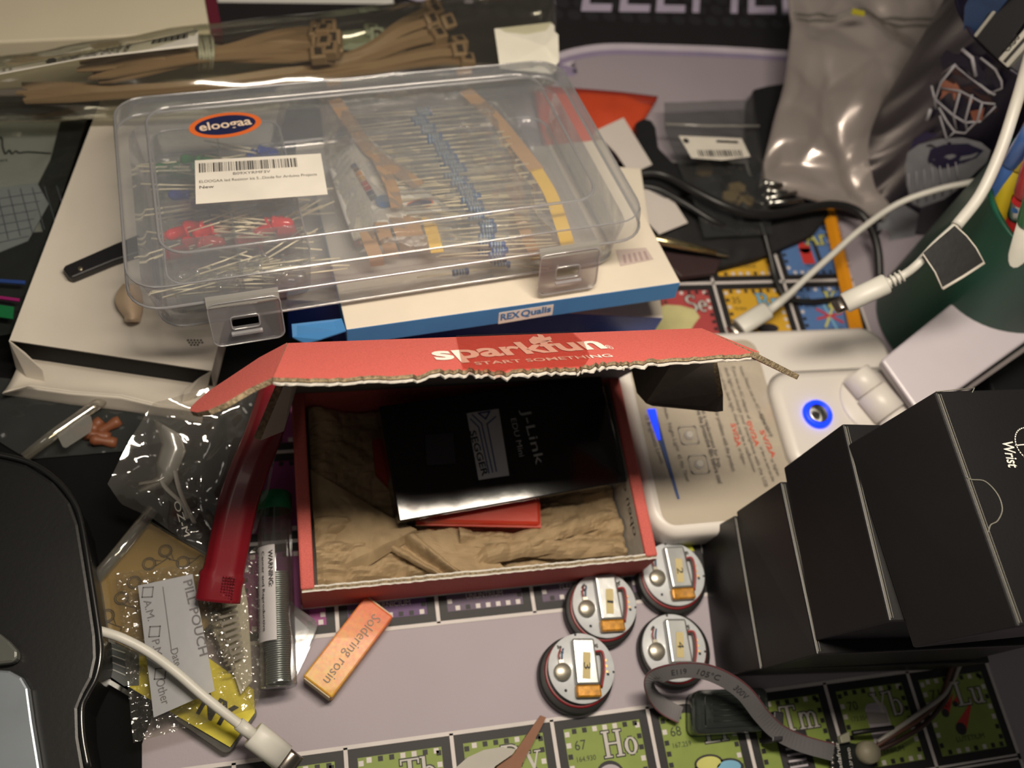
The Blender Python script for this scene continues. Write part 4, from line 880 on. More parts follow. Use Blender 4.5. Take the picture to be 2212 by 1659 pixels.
# protective film with printed notes
m=MB(); m.prism(rr(.056,.026,.1215,.113,.006,.0201,6),(0,0,.00015)); fl_=build('protective_film',m,film('lamp_film',(250,248,244),.06,.10,.10,.35,25),lt)
m=MB(); Z=.0205; up=V((1,.0,0))
def tl(s,a,b,h,mi=0,bold=0): 
    A1,B1=P(*a,Z),P(*b,Z); d_=(B1-A1); text(m,s,A1,B1,h,V((-d_.y,d_.x,0)),mi,bold)
tl('Note: Please use an AC adapter of',(1596,792),(1655,930),.0019); tl('5V/2A',(1640,930),(1668,990),.0024,1,.02); tl('or higher.',(1664,992),(1680,1030),.0019)
tl('If you use an AC adapter of',(1580,792),(1615,905),.0019); tl('0V/2A',(1612,910),(1632,965),.0024,1,.02); tl('or less to turn on the',(1640,965),(1668,1040),.0019)
tl('desk light and charge your smartphone with the USB',(1564,794),(1652,1052),.0019); tl('port of the desk light, there may be a malfunction.',(1549,796),(1628,1022),.0019)
tl('5V/2A',(1578,915),(1592,965),.0024,1,.02); tl('or higher.',(1594,968),(1606,1005),.0019)
tl('Contact us for problems with the product.',(1530,840),(1582,1020),.0021,0,.01); tl('get a replacement for free.',(1513,880),(1552,1012),.0021,0,.01); tl('Remove the protective film before use!',(1496,860),(1552,1045),.0022,0,.02)
tl('Night Light',(1442,915),(1462,975),.0019); tl('45 Min Timer',(1462,982),(1484,1042),.0019); tl('10 Brightness Levels',(1392,898),(1427,1002),.0020); tl('Modes',(1432,880),(1440,905),.0018)
tl('ON/OFF',(1640,895),(1662,945),.0020)
for c in ((1488,940),(1510,1003)):
    cc=P(*c,Z); s_=.0042; l=rr(cc.x-s_,cc.y-s_,cc.x+s_,cc.y+s_,.001,Z,3); bar(m,l+[l[0]],.0005,2); m.disc(cc,.0022,mi=2); m.disc(cc+V((.0006,.0004,.0001)),.0015,mi=5)
a,b=P(1410,888,Z),P(1466,1078,Z); n_=V((.0015,0,0)); m.add([a-n_,b-n_*.35,b+n_*.35,a+n_],[(0,1,2,3)],4)
build('film_print',m,[mat('ink_soft',(104,98,94),.6),mat('ink_red',(206,90,70),.6),mat('ink_icon',(160,154,150),.6),mat('lamp_white',(0,0,0)),mat('ink_steel_blue',(60,84,140),.5),mat('film_cream',(196,190,182),.6)],fl_)
m=MB(); a,b=P(1407,884,Z+.0002),P(1424,950,Z+.0002); m.prism([a-V((.0019,0,0)),b-V((.0004,0,0)),b+V((.0004,0,0)),a+V((.0019,0,0))],(0,0,.0003)); build('brightness_light',m,mat('strip_blue',(14,52,255),.4,emit=1.7,var=0),lt)
# ======================= stack of black cartons =======================
bk=mat('soft_black_card',(22,21,23),.42,var=.08,nscale=40,bump=.04,bscale=900,spec=.45); be=mat('card_edge_pale',(118,116,108),.6)
def stackbox(label,far,near,bfar,bnear,zt,zb,wid):
    a=P(*near,zt); b=P(*far,zt); ang=math.atan2((b-a).y,(b-a).x)-PI/2; L=(b-a).length; f=Fr(V((a.x,a.y,zb)),(0,0,ang))
    t=thing('black_carton',label,'carton',None,fr=f,group='stacked black cartons'); H_=zt-zb
    m=MB(); m.box((0,0,.0001),(wid,L,H_)); c0_=f.hit(*bnear,.0001); c3_=f.hit(*bfar,.0001)
    m.v[0]=tuple(c0_); m.v[3]=tuple(c3_); m.v[1]=(wid+c0_.x*.3,c0_.y,.0001); m.v[2]=(wid+c3_.x*.3,c3_.y,.0001)
    build('carton_body',m,bk,t,bevel=.0006)
    m=MB(); m.box((.0006,.0012,H_-.0001),(.0009,L-.0012,H_+.0002)); m.box((.0015,.0012,H_-.0001),(.00165,L-.0012,H_+.0002)); 
    build('folded_edge',m,be,t); return t,f,L,H_
tA=stackbox('lowest matte black carton of the stack right of the round boards',(1585,1114),(1642,1447),(1512,1155),(1548,1462),.0335,.0002,.100)
tB=stackbox('second matte black carton from the bottom, its near edge jutting out right',(1685,1040),(1765,1415),(1590,1105),(1648,1447),.0665,.0338,.088)
tC=stackbox('third matte black carton, directly under the one lettered Wrist',(1820,915),(1922,1343),(1692,1010),(1762,1384),.0985,.0668,.082)
tD=stackbox('topmost matte black carton, lettered Wrist on its lid',(2020,845),(2200,1355),(1832,960),(1972,1400),.1330,.0988,.084)
t,f,L,H_=tD; h=lambda x,y,w=H_+.0002: f.hit(x,y,w)
m=MB(); arcp=cr([h(2088,1030),h(2098,1036),h(2128,1040),(h(2155,1068)),h(2165,1100),h(2155,1125),h(2140,1134),h(2135,1150)],6); m.tube(arcp,.00022,5)
text(m,'Wrist',h(2163,952)+V((0,0,.0002)),h(2178,1010)+V((0,0,.0002)),.0040,h(2180,950)-h(2163,953),1,bold=.015)
c=h(2228,962); l=[c+V((math.cos(k*PI/20)*.0058,math.sin(k*PI/20)*.0062,.0002)) for k in range(41)]; bar(m,l,.0004,1); bar(m,[h(2194,962),h(2235,958)],.0004,1)
m.tube([h(2022,846),h(2105,838)],.0002,5); m.tube([h(2105,838),h(2100,848)],.0002,5)
build('lid_print',m,[be,mat('print_white',(222,220,214),.6)],t)
# ======================= pen cups =======================
def conehit(px,py,c,r0,r1,h_,off=0):
    d=ray(px,py); best=None; z0=h_*1.3
    N_=260; prev=None
    for k in range(N_+1):
        z=z0*(1-k/N_); p=CAMP+d*((z-CAMP.z)/d.z); g=(V((p.x,p.y))-V((c[0],c[1]))).length-(r0+(r1-r0)*z/h_)-off
        if prev is not None and prev>0 and g<=0: return p
        prev=g
    return p
gm=mat('cup_green',(20,86,66),.4,var=.04,nscale=10); 
GC=(.242,.128); gt=thing('pen_cup','dark green plastic cup of pens and markers at the right','cup',(GC[0],GC[1],0))
MT=Matrix.Translation((GC[0],GC[1],0))
m=MB(); m.lathe([(.0001,.0002),(.0345,.0002),(.036,.002),(.0405,.099),(.0415,.1005),(.0405,.102),(.0385,.101),(.034,.004),(.0001,.004)],64,MT); build('cup_body',m,gm,gt)
m=MB(); m.tube([V((GC[0]+.0405*math.cos(k*PI/32),GC[1]+.0405*math.sin(k*PI/32),.101)) for k in range(65)],.0012,8); build('cup_rim',m,gm,gt)
def pen(name,label,base,tip,r,col,capc=None,extra=None):
    base,tip=V(base),V(tip); d=(tip-base); L=d.length; q=Matrix.Translation(base)@d.to_track_quat('Z','Y').to_matrix().to_4x4()
    t=thing(name,label,'pen',base)
    m=MB(); m.lathe([(.0001,0),(r*.5,0),(r*.9,.004),(r,.01),(r,L*.78)],18,q,cap=True); build('barrel',m,mat('pen_'+label[:14].replace(' ','_'),col,.35,coat=.3),t)
    m=MB(); m.lathe([(r*1.02,L*.78),(r*1.08,L*.79),(r*1.05,L*.985),(r*.8,L),(.0001,L)],18,q,cap=True); build('cap',m,mat('cap_'+label[:14].replace(' ','_'),capc or col,.3,coat=.3),t)
    return t,q,L
gx,gy=GC
def T_(x,y,px,py): b=V((x,y,.006)); q=P(px,py,.104); return b+(q-b)*1.45
pen('marker','yellow highlighter standing in the green cup',(gx+.0,gy-.0,.006),T_(gx,gy,2182,405),.0048,(214,190,40))
t,q,L=pen('marker','red marker with silver band standing in the green cup',(gx+.012,gy-.02,.006),T_(gx+.012,gy-.02,2203,468),.0047,(196,42,44))
m=MB(); m.lathe([(.0052,L*.70),(.0052,L*.76)],18,q); build('band',m,mat('steel',(190,190,185),.25,1),t)
m=MB(); m.disc(P(2192,455,.112),.0015); build('printed_dot',m,mat('ink_blue',(0,0,0)),t)
pen('marker','white and green marker at the near side of the green cup',(gx+.016,gy-.026,.006),T_(gx+.016,gy-.026,2212,522),.0045,(218,216,206),(40,140,80))
pen('pen','blue pen leaning at the far side of the green cup',(gx-.004,gy+.016,.006),T_(gx-.004,gy+.016,2160,392),.004,(70,110,180))
pen('pencil','pinkish pencil at the back of the green cup',(gx+.012,gy+.022,.006),T_(gx+.012,gy+.022,2190,352),.0038,(190,150,140))
# souvenir cup with printed catcher
CC=(.254,.219); r0,r1,hc_=.034,.046,.12
st=thing('souvenir_cup','dark navy plastic cup printed with a masked ball player, behind the green cup','cup',(CC[0],CC[1],0))
MT=Matrix.Translation((CC[0],CC[1],0)); nv=mat('cup_navy',(34,30,50),.35,var=.15,nscale=20)
m=MB(); m.lathe([(.0001,.0002),(r0-.001,.0002),(r0,.0015),(r1,hc_),(r1+.0012,hc_+.001),(r1,hc_+.0022),(r1-.002,hc_),(r0-.002,.003),(.0001,.003)],72,MT); build('cup_body',m,nv,st)
pr=[('face_tan',(152,98,78),[(2035,170),(2060,165),(2090,190),(2130,215),(2122,255),(2100,270),(2060,240),(2030,215)]),
('mask_shadow',(54,34,34),[(2038,150),(2060,140),(2120,190),(2168,215),(2150,245),(2090,205),(2035,172)]),
('helmet',(30,27,44),[(2030,125),(2045,108),(2080,105),(2120,125),(2160,165),(2165,200),(2120,190),(2060,143),(2035,150)]),
('face_low',(140,84,64),[(2095,240),(2125,235),(2122,262),(2105,270)]),
('mitt_grey',(132,134,140),[(1960,330),(1985,312),(2030,300),(2080,297),(2120,308),(2140,325),(2132,350),(2110,370),(2080,400),(2040,430),(1990,448),(1970,440),(1958,400),(1955,360)]),
('mitt_navy',(36,32,62),[(2003,345),(2010,322),(2040,312),(2090,310),(2125,325),(2110,340),(2070,358),(2030,365),(2008,360)]),
('guard_grey',(120,122,128),[(1900,450),(1950,440),(1985,462),(1975,510),(1920,520),(1895,500)]),
('guard_dark',(60,60,70),[(1880,470),(1900,452),(1905,500),(1888,520)]),
('jersey',(46,40,74),[(1975,300),(2000,285),(2030,292),(1985,310),(1965,325)])]
for i,(nm,cl_,pts) in enumerate(pr):
    m=MB(); o_=.0003+.00012*i; loop=[conehit(x,y,CC,r0,r1,hc_,o_) for x,y in pts]; cx_=sum(x for x,y in pts)/len(pts); cy_=sum(y for x,y in pts)/len(pts)
    R1=[conehit(cx_+(x-cx_)*.66,cy_+(y-cy_)*.66,CC,r0,r1,hc_,o_) for x,y in pts]; R2=[conehit(cx_+(x-cx_)*.33,cy_+(y-cy_)*.33,CC,r0,r1,hc_,o_) for x,y in pts]; c=conehit(cx_,cy_,CC,r0,r1,hc_,o_); n=len(pts)
    m.loft([loop,R1,R2],0,True,True,False); b0=len(m.v); m.add([c],[],0); 
    for k in range(n): m.f.append((2*n+k,2*n+(k+1)%n,b0)); m.m.append(0); m.s.append(True)
    build('printed_figure',m,mat('cupprint_'+nm,cl_,.5,var=.12,nscale=120),st)
m=MB()
for pts,r_ in (([(2035,160),(2062,140),(2135,198),(2150,205)],.0007),([(2078,107),(2100,125),(2108,165)],.0009),([(2135,203),(2165,190),(2163,175),(2150,150),(2118,125)],.0006),([(2062,142),(2033,178),(2020,215),(2022,235)],.0006),([(2020,215),(2060,250),(2085,265),(2120,262)],.0006),([(2075,195),(2060,250),(2066,280)],.0006),([(2100,205),(2085,260),(2090,285)],.0006),([(2122,222),(2112,260),(2085,288),(2062,285),(2045,262),(2028,232)],.0006),([(2030,190),(2075,197),(2122,222),(2150,225)],.0005),([(2012,185),(2018,210),(2022,215)],.0006),([(2010,235),(2003,260)],.001),([(2062,285),(2045,300),(2030,250)],.0005),([(2150,230),(2120,262)],.0005)):
    m.tube([conehit(x,y,CC,r0,r1,hc_,.001) for x,y in pts],r_,5)
for k in range(7):
    m.tube([conehit(1965+k*18,445-k*6,CC,r0,r1,hc_,.0016),conehit(1962+k*17,375-k*4,CC,r0,r1,hc_,.0016)],.0003,4)
build('printed_mask',m,mat('print_steel',(150,148,154),.5),st)
# things in the souvenir cup
def slab(name,label,pxs,z,th,m_,cat):
    m=MB(); plate(m,pxs,z,th); o=build(name,m,m_,bevel=.0006); tag(o,label,cat); return o
pl_=plane3(P(2100,20,.128),P(2170,60,.128),P(2140,-60,.15))
slab('blue_packet','blue packet standing in the navy cup at the top right corner',[(2088,60),(2112,78),(2175,0),(2230,-70),(2130,-70),(2092,0)],pl_,.004,mat('packet_blue',(52,78,120),.5,var=.2),'packet')
pl2=plane3(P(2130,90,.126),P(2180,140,.126),P(2230,-20,.15))
slab('black_packet','black packet with a pale edge standing beside the blue packet',[(2104,80),(2155,130),(2290,-60),(2186,-60)],pl2,.005,mat('packet_black',(24,24,28),.5),'packet')
slab('pale_strip','pale printed edge strip between the blue and black packets',[(2102,76),(2107,82),(2190,-25),(2180,-25)],(pl2[0]+V((0,0,.003)),pl2[1]),.002,mat('strip_pale',(150,148,140),.6),'card')
o=slab('marker','white marker with black lettering standing in the navy cup',[(2155,128),(2176,147),(2290,20),(2270,-5)],(pl2[0]+V((0,0,.004)),pl2[1]),.006,mat('marker_white',(190,188,178),.5),'pen')
m=MB(); pq=(pl2[0]+V((0,0,.0045)),pl2[1]); text(m,'expo',PL(2178,112,pq),PL(2205,80,pq),.0045,V((-1,.4,0)),0); bar(m,[PL(2172,132,pq),PL(2225,72,pq)],.0016); build('lettering',m,mat('ink_dark',(0,0,0)),o)
slab('yellow_button','small yellow button visible just inside the navy cup rim',[(2128,105),(2135,100),(2148,112),(2143,118)],.119,.004,mat('cap_yellow',(186,170,50),.5),'cap')
# ======================= four round circuit boards =======================
puck=mat('puck_black',(34,34,34),.5,bump=.1); pcb=mat('pcb_white',(198,202,206),.35,var=.05,nscale=300,coat=.2); sil=mat('battery_foil',(170,172,172),.3,.75,bump=.12,bscale=120); kap=mat('kapton',(176,122,34),.25,.3,var=.35,nscale=500,coat=.4)
mtape=mat('masking_tape',(196,180,132),.8); ink=mat('pen_ink',(30,28,26),.6); redw=mat('wire_red',(150,34,38),.4); bluw=mat('wire_blue',(70,100,140),.4); sold=mat('solder',(200,200,196),.2,.9); hol=mat('pcb_hole',(40,44,48),.7); mot=mat('motor_steel',(176,170,156),.35,.8,bump=.1); padm=mat('gold_pad',(220,180,110),.3,.6)
def board(num,label,x,y,ang,lean):
    base=P(x,y,.0075); f=Fr(V((base.x,base.y,.0)),(0,0,ang)); t=thing('sensor_board',label,'circuit board',None,fr=f,group=None)
    m=MB(); m.lathe([(.0001,.0002),(.0144,.0002),(.0152,.001),(.0152,.0052),(.0146,.0058),(.0001,.0052)],48,cap=False); build('rubber_base',m,puck,t)
    m=MB(); ox,oy=lean; m.lathe([(.0137,.0048),(.0139,.0060),(.0136,.0063),(.0130,.0063)],48,Matrix.Translation((ox*.45,oy*.45,0))); build('red_ring',m,mat('ring_red',(120,26,32),.4),t)
    m=MB(); T_=Matrix.Translation((ox,oy,0))
    m.lathe([(.0001,.0062),(.0134,.0062),(.0136,.0064),(.0136,.0076),(.0134,.0078),(.0001,.0078)],56,T_); pc=build('board_disc',m,pcb,t)
    m=MB()
    for hx,hy,r in ((-.0078,.0085,.0006),(.0072,.0082,.0006),(-.0075,-.0082,.0006),(.0105,-.003,.0006)): m.disc((ox+hx,oy+hy,.00788),r,n=12)
    for a_ in (95,350): c=V((ox+math.cos(math.radians(a_))*.0131,oy+math.sin(math.radians(a_))*.0131,.00788)); m.disc(c,.0005,n=10)
    build('mounting_holes',m,hol,t)
    m=MB(); m.prism([V((ox+a,oy+b,.0079)) for a,b in ((-.0036,-.0068),(.0058,-.0072),(.0056,.0108),(-.0034,.0112))],(0,0,.0034)); bt_=build('battery',m,sil,t,bevel=.0009,seg=3)
    m=MB(); m.prism([V((ox+a,oy+b,.0079)) for a,b in ((-.0040,-.0114),(.0062,-.0118),(.0061,-.0070),(-.0038,-.0066))],(0,0,.0030)); build('kapton_end',m,kap,bt_,bevel=.0007)
    m=MB(); m.prism([V((ox+a,oy+b,.01135)) for a,b in ((-.0011,-.0045),(.0020,-.0048),(.0034,.0052),(.0003,.0056))],(0,0,.0001)); ta=build('number_tape',m,mtape,bt_)
    m=MB(); text(m,num,(ox+.0001,oy+(.0016 if num!='1' else .0009),.0116),(ox-.0001,oy-(.0010 if num!='1' else .0001),.0116),.0027,(1,0,0),0); build('handwritten_number',m,ink,ta)
    m=MB(); m.lathe([(.0001,.0079),(.0034,.0079),(.0034,.0098),(.0031,.0101),(.0001,.0101)],28,Matrix.Translation((ox-.0083,oy-.0012,0))); m.box((ox-.0093,oy+.0018,.0079),(ox-.0075,oy+.0034,.0094)); mo=build('vibration_motor',m,mot,t)
    m=MB(); m.tube(cr([(ox-.0088,oy+.0030,.009),(ox-.0092,oy+.0052,.0095),(ox-.0080,oy+.0078,.0085)],5),.0003,5); build('red_lead',m,redw,mo)
    m=MB(); m.tube(cr([(ox-.0080,oy+.0030,.009),(ox-.0078,oy+.0055,.0097),(ox-.0068,oy+.0078,.0085)],5),.0003,5); build('blue_lead',m,bluw,mo)
    m=MB(); m.tube(cr([(ox+.0060,oy+.0060,.0088),(ox+.0088,oy+.0052,.0098),(ox+.0086,oy-.0015,.0095),(ox+.0070,oy-.0080,.0085)],6),.00045,6); build('battery_lead',m,redw,t)
    m=MB(); m.tube(cr([(ox+.0062,oy+.0052,.0088),(ox+.0081,oy+.0045,.0096),(ox+.0079,oy-.0015,.0093),(ox+.0064,oy-.0080,.0085)],6),.00045,6); build('battery_lead',m,mat('wire_dark',(60,40,38),.4),t)
    random.seed(int(num)); m=MB()
    for k in range(14):
        c=(ox+random.choice((-.0080,.0068))+random.uniform(-.0012,.0012),oy+.0072+random.uniform(-.0012,.0018),0); m.lathe([(.0005,.0078),(.0004,.0082),(.0001,.0084)],8,Matrix.Translation(c))
    build('solder_joints',m,sold,t)
    m=MB()
    for k in range(3): m.box((ox+.0098,oy+.002-k*.0022,.0078),(ox+.0106,oy+.0028-k*.0022,.0081))
    build('gold_pads',m,padm,t)
board('1','round white circuit board whose taped battery reads 1, beside the red mailer corner',1301,1315,-.02,(.0013,.0016))
board('2','round white circuit board whose taped battery reads 2, tucked behind the mailer corner',1455,1248,.0,(.0006,.0016))
board('3','round white circuit board whose taped battery reads 3, nearest the bottom edge',1248,1455,-.06,(.0018,.0020))
board('4','round white circuit board partly covered by the grey ribbon cable',1462,1402,-.06,(-.0010,.0006))
m=MB(); m.tube(cr([P(1500,1330,.004),P(1518,1326,.006),P(1530,1322,.004)],4),.0006,6); o=build('yellow_scrap',m,mat('cap_yellow',(0,0,0)))
bpy.data.objects.remove(o)
m=MB(); plate(m,[(1425,1172),(1490,1172),(1500,1190),(1440,1192)],.003,.0025); o=build('yellow_block',m,mat('lime_yellow',(176,180,40),.5)); tag(o,'small yellow block peeking out behind the round board numbered 2','block')
# ======================= ribbon cable, clear module case, small board =======================
rib=mat('ribbon_grey',(104,102,104),.5,bump=.05)
pts=[(1470,1545,.004,0),(1432,1525,.005,.2),(1408,1498,.010,.6),(1406,1474,.017,1),(1425,1458,.023,1),(1470,1448,.027,1),(1520,1450,.028,1),(1570,1470,.027,1),(1610,1500,.024,1),(1645,1545,.018,1),(1680,1580,.013,.8),(1730,1605,.009,.5),(1800,1625,.007,.3)]
cc=cr([P(x,y,z) for x,y,z,k in pts],7); ks=cr([V((k,0,0)) for *_,k in pts],7)
rings=[]
for i,p in enumerate(cc):
    t_=(cc[min(i+1,len(cc)-1)]-cc[max(i-1,0)]).normalized(); k=ks[i].x; wv=(V((0,0,1))*k*.55+V((t_.y*-1,t_.x,0)).normalized()*(1-.45*k)).normalized(); wv=(wv-t_*wv.dot(t_)).normalized()*.0034; nn=t_.cross(wv).normalized()*.00025
    rings.append([p-wv-nn,p+wv-nn,p+wv+nn,p-wv+nn])
m=MB(); m.loft(rings,0,False); rc=build('ribbon_cable',m,rib); tag(rc,'flat grey ribbon cable looping over the fourth round board to the small black board','ribbon cable')
m=MB(); rr_=[]
for r_ in rings: c=r_[1]; n_=(r_[2]-r_[1])*.3; u_=(r_[0]-r_[1])*.07; rr_.append([c-n_*.3,c+u_-n_*.3,c+u_+n_*3.6,c+n_*3.6])
m.loft(rr_,0,False); o=build('red_edge_strand',m,mat('ribbon_red',(104,62,66),.5)); o.parent=rc; o.location-=rc.location
m=MB()
for s_,i0,i1 in (('VW-1',24,28),('E119',32,37),('105°C',40,47),('300V',52,57)):
    a,b=rings[i0],rings[i1]; A_=(a[0]+a[1])/2; B_=(b[0]+b[1])/2; n_=(rings[i0][2]-rings[i0][1]); up=(a[1]-a[0]); 
    sgn=1 if (CAMP-A_).dot(n_)>0 else -1
    off_=n_*(.6+.5)*1.0*sgn if sgn>0 else n_*-.15
    text(m,s_,A_-up*.22+off_+V((0,-.0000,.0003)),B_-(b[1]-b[0])*.22+off_+V((0,0,.0003)),.0024,up,0)
o=build('cable_lettering',m,mat('ink_dim',(58,56,58),.6)); o.parent=rc; o.location-=rc.location
clr=film('smoke_case',(150,160,155),.16,.10,.08,.1,60,milkc=(120,130,126))
mc=thing('module_case','dark translucent module case with ribbed face under the ribbon cable','case',P(1585,1535,.0))
c4=[P(1500,1588,.010),P(1668,1578,.010),P(1660,1484,.010),P(1498,1490,.010)]
def rq(c,r,z,n=5):
    out=[]
    for i in range(4):
        p=c[i];a=(c[i-1]-p).normalized();b=(c[(i+1)%4]-p).normalized()
        for k in range(n+1):
            t_=k/n; q0=p+a*r*(1-t_)**2+b*r*t_**2; out.append(V((q0.x,q0.y,z)))
    return out
m=MB(); m.loft([rq(c4,.004,.0005),rq(c4,.004,.0085),rq([sum(c4,V((0,0,0)))/4+(p-sum(c4,V((0,0,0)))/4)*.93 for p in c4],.003,.0105)],0,True); build('case_shell',m,clr,mc)
ctr_=sum(c4,V((0,0,0)))/4; in4=[ctr_+(p-ctr_)*.72 for p in c4]
m=MB(); m.prism([V((p.x,p.y,.002)) for p in in4],(0,0,.004)); build('inner_board',m,mat('module_dark',(36,42,40),.4),mc)
m=MB(); l=rq(in4,.001,.0106,2); m.tube(l+[l[0]],.0003,5)
for k in range(5): a=in4[3].lerp(in4[0],.15+k*.17); b=in4[2].lerp(in4[1],.15+k*.17); m.tube([V((a.x+.003,a.y,.0106)),V((b.x-.003,b.y,.0106))],.0002,4)
build('embossed_frame',m,mat('module_line',(30,36,34),.4),mc)
mc2=MB(); plate(mc2,[(1672,1535),(1694,1538),(1692,1600),(1668,1604)],.012,.011); o=build('dark_connector',mc2,mat('connector_black',(30,28,34),.5),bevel=.0006); tag(o,'black ribbon connector standing on the thulium square','connector')
bd_=thing('mini_board','small black circuit board with white lettering at the bottom edge','circuit board',P(1825,1640,.0))
m=MB(); plate(m,[(1797,1598),(1880,1612),(1905,1740),(1795,1740)],.006,.0016); build('board_plate',m,mat('pcb_black',(22,26,26),.35),bd_)
m=MB()
for k in range(6): a=P(1798,1604+k*11,.0062); m.lathe([(.0007,0),(.0007,.0006),(.0001,.0008)],8,Matrix.Translation(a))
build('solder_row',m,sold,bd_)
m=MB(); text(m,'adafruit',P(1820,1660,.0064),P(1812,1604,.0064),.0017,V((-1,0,0)),0); text(m,'1.27 SWD',P(1843,1660,.0064),P(1836,1615,.0064),.0012,V((-1,0,0)),0); build('board_print',m,mat('print_white',(0,0,0)),bd_)
m=MB(); plate(m,[(1815,1590),(1835,1580),(1838,1602),(1818,1606)],.009,.003); build('socket',m,mat('socket_ivory',(150,150,132),.5),bd_,bevel=.0004)
m=MB(); m.lathe([(.0001,.0001),(.0042,.0001),(.0046,.004),(.004,.0075),(.0001,.0078)],24,Matrix.Translation(P(1862,1628,.003))); o=build('ivory_knob',m,mat('knob_ivory',(150,144,124),.5)); tag(o,'ivory round cap between the small black board and the brown wires','cap')
brw=mat('wire_brown',(92,62,50),.45); whw=mat('wire_offwhite',(168,164,158),.4)
for nm,lb_,pts,mt_ in (('brown_wire','brown wire running up from the small board to the black cartons',((1893,1612),(1935,1585),(1985,1555),(2030,1510),(2048,1465),(2060,1428)),brw),('brown_wire','darker brown wire beside the white wire on the ytterbium square',((1895,1622),(1945,1598),(2000,1562),(2042,1512),(2056,1470),(2066,1428)),mat('wire_brown_dark',(58,40,36),.45)),('white_wire','off-white wire running beside the brown wires at bottom right',((1896,1604),(1930,1580),(1980,1545),(2035,1505),(2058,1470),(2078,1425)),whw),('black_wire','short black wire crossing the ytterbium square to the brown wires',((1840,1584),(1880,1578),(1930,1572)),mat('wire_black',(28,24,30),.4))):
    m=MB(); m.tube(cr([P(x,y,.0055+.003*math.sin(i)) for i,(x,y) in enumerate(pts)],8),.0010,8); o=build(nm,m,mt_); tag(o,lb_,'wire')
m=MB(); plate(m,[(1870,1538),(1915,1540),(1922,1560),(1880,1564)],.0008,.0006); o=build('paper_scrap',m,mat('scrap_grey',(138,132,128),.7)); tag(o,'small pale scrap lying on the ytterbium square','paper')
# brown strip and torn white card at the bottom edge
m=MB(); plate(m,[(1168,1545),(1180,1550),(1150,1608),(1128,1650),(1110,1740),(1010,1740),(1075,1655),(1110,1628)],.004,.0015); o=build('brown_strip',m,mat('leather_brown',(128,82,54),.6,bump=.2)); tag(o,'brown strip tapering up to the round board numbered 3','strap')
m=MB(); plate(m,[(985,1658),(1010,1636),(1045,1620),(1080,1614),(1115,1618),(1106,1630),(1070,1655),(1010,1740),(970,1740)],.0065,.0006); o=build('torn_card',m,mat('card_greywhite',(176,172,164),.7,bump=.1)); tag(o,'torn whitish card under the brown strip at the bottom edge','card')
# ======================= lower left clutter =======================
stb=mat('stand_black',(14,14,15),.38,bump=.03,bscale=600); 
ls=thing('laptop_stand','black moulded stand with a rounded corner at the lower left edge','stand',P(60,1400,.004))
outl=[(-220,960),(-20,978),(60,998),(120,1036),(158,1082),(176,1130),(196,1250),(214,1370),(216,1420),(206,1466),(188,1500),(176,1530),(178,1590),(190,1659),(200,1760),(-220,1760)]
m=MB(); plate(m,outl,.030,.0255); build('stand_plate',m,stb,ls,bevel=.0022,seg=4)
m=MB(); m.tube(cr([P(x,y,.0302) for x,y in outl[1:-2]],6),.0011,8); build('raised_lip',m,mat('lip_black',(24,24,24),.3,coat=.3),ls)
m=MB(); m.prism([P(x,y,.0345) for x,y in ((-200,1452),(-10,1446),(20,1448),(46,1462),(60,1486),(70,1560),(86,1659),(94,1760),(-200,1760))],(0,0,-.0042)); o=build('silver_laptop',m,mat('aluminium',(150,158,166),.38,.65),bevel=.0008); tag(o,'silver aluminium device corner resting on the black stand','laptop')
m=MB(); m.prism([P(x,y,.0345) for x,y in ((-120,1360),(0,1368),(20,1384),(38,1404),(38,1422),(26,1432),(-10,1436),(-120,1440))],(0,0,-.0042)); o=build('grey_clip',m,mat('grey_metal',(92,94,90),.4,.3),bevel=.001); tag(o,'dark grey rounded bracket on the black stand above the silver device','bracket')
m=MB(); m.tube(cr([P(168,1480,.012),P(170,1550,.011),P(180,1610,.011),P(200,1680,.011),P(215,1760,.011)],6),.0024,12); o=build('braided_cable',m,mat('braid_white',(176,174,168),.8,var=.3,nscale=1500,bump=.8,bscale=1500)); tag(o,'white braided cable running down beside the black stand','cable')
# yellow card pack with key ring drawings
yel=mat('pack_yellow',(212,166,84),.5,var=.05); 
yp=thing('hook_pack','yellow card pack printed with ring drawings in a clear blister, beside the black stand','package',P(300,1280,.0042))
m=MB(); plate(m,[(322,1130),(400,1175),(470,1215),(470,1330),(400,1400),(300,1410),(215,1370),(198,1275)],.0085,.0012); cdd=build('card',m,yel,yp)
m=MB()
for x,y,a_ in ((357,1190,.9),(322,1218,-.1),(395,1215,-.2),(290,1258,.2),(262,1292,.8),(232,1330,.9),(380,1260,.4)):
    c=P(x,y,.0089); m.tube([c+V((math.cos(k*PI/10)*.0024,math.sin(k*PI/10)*.0024,0)) for k in range(21)],.00022,4); m.tube([c+V((math.cos(k*PI/10)*.0018,math.sin(k*PI/10)*.0018,0)) for k in range(21)],.00015,4)
    d_=V((math.cos(-a_),math.sin(-a_),0)); n_=V((-d_.y,d_.x,0)); m.tube([c+d_*.0022+n_*.0010,c+d_*.0052,c+d_*.0022-n_*.0012],.0002,4); m.tube([c+d_*.0050,c+d_*.0068+n_*.001,c+d_*.0078],.0002,4)
build('ring_drawings',m,mat('ink_brown',(96,74,50),.6),cdd)
cf=film('blister',(232,234,230),.05,.10,.06,.15,60)
m=MB(); plate(m,[(322,1124),(400,1170),(478,1212),(480,1335),(400,1408),(300,1418),(205,1372),(190,1275)],.0125,.0004); build('blister_cover',m,cf,yp)
m=MB(); m.tube([P(330,1100,.012),P(262,1185,.012),P(192,1268,.012)],.0024,12); build('blister_edge',m,film('blister_rod',(225,225,218),.22,.22,.1,.2,60),yp)
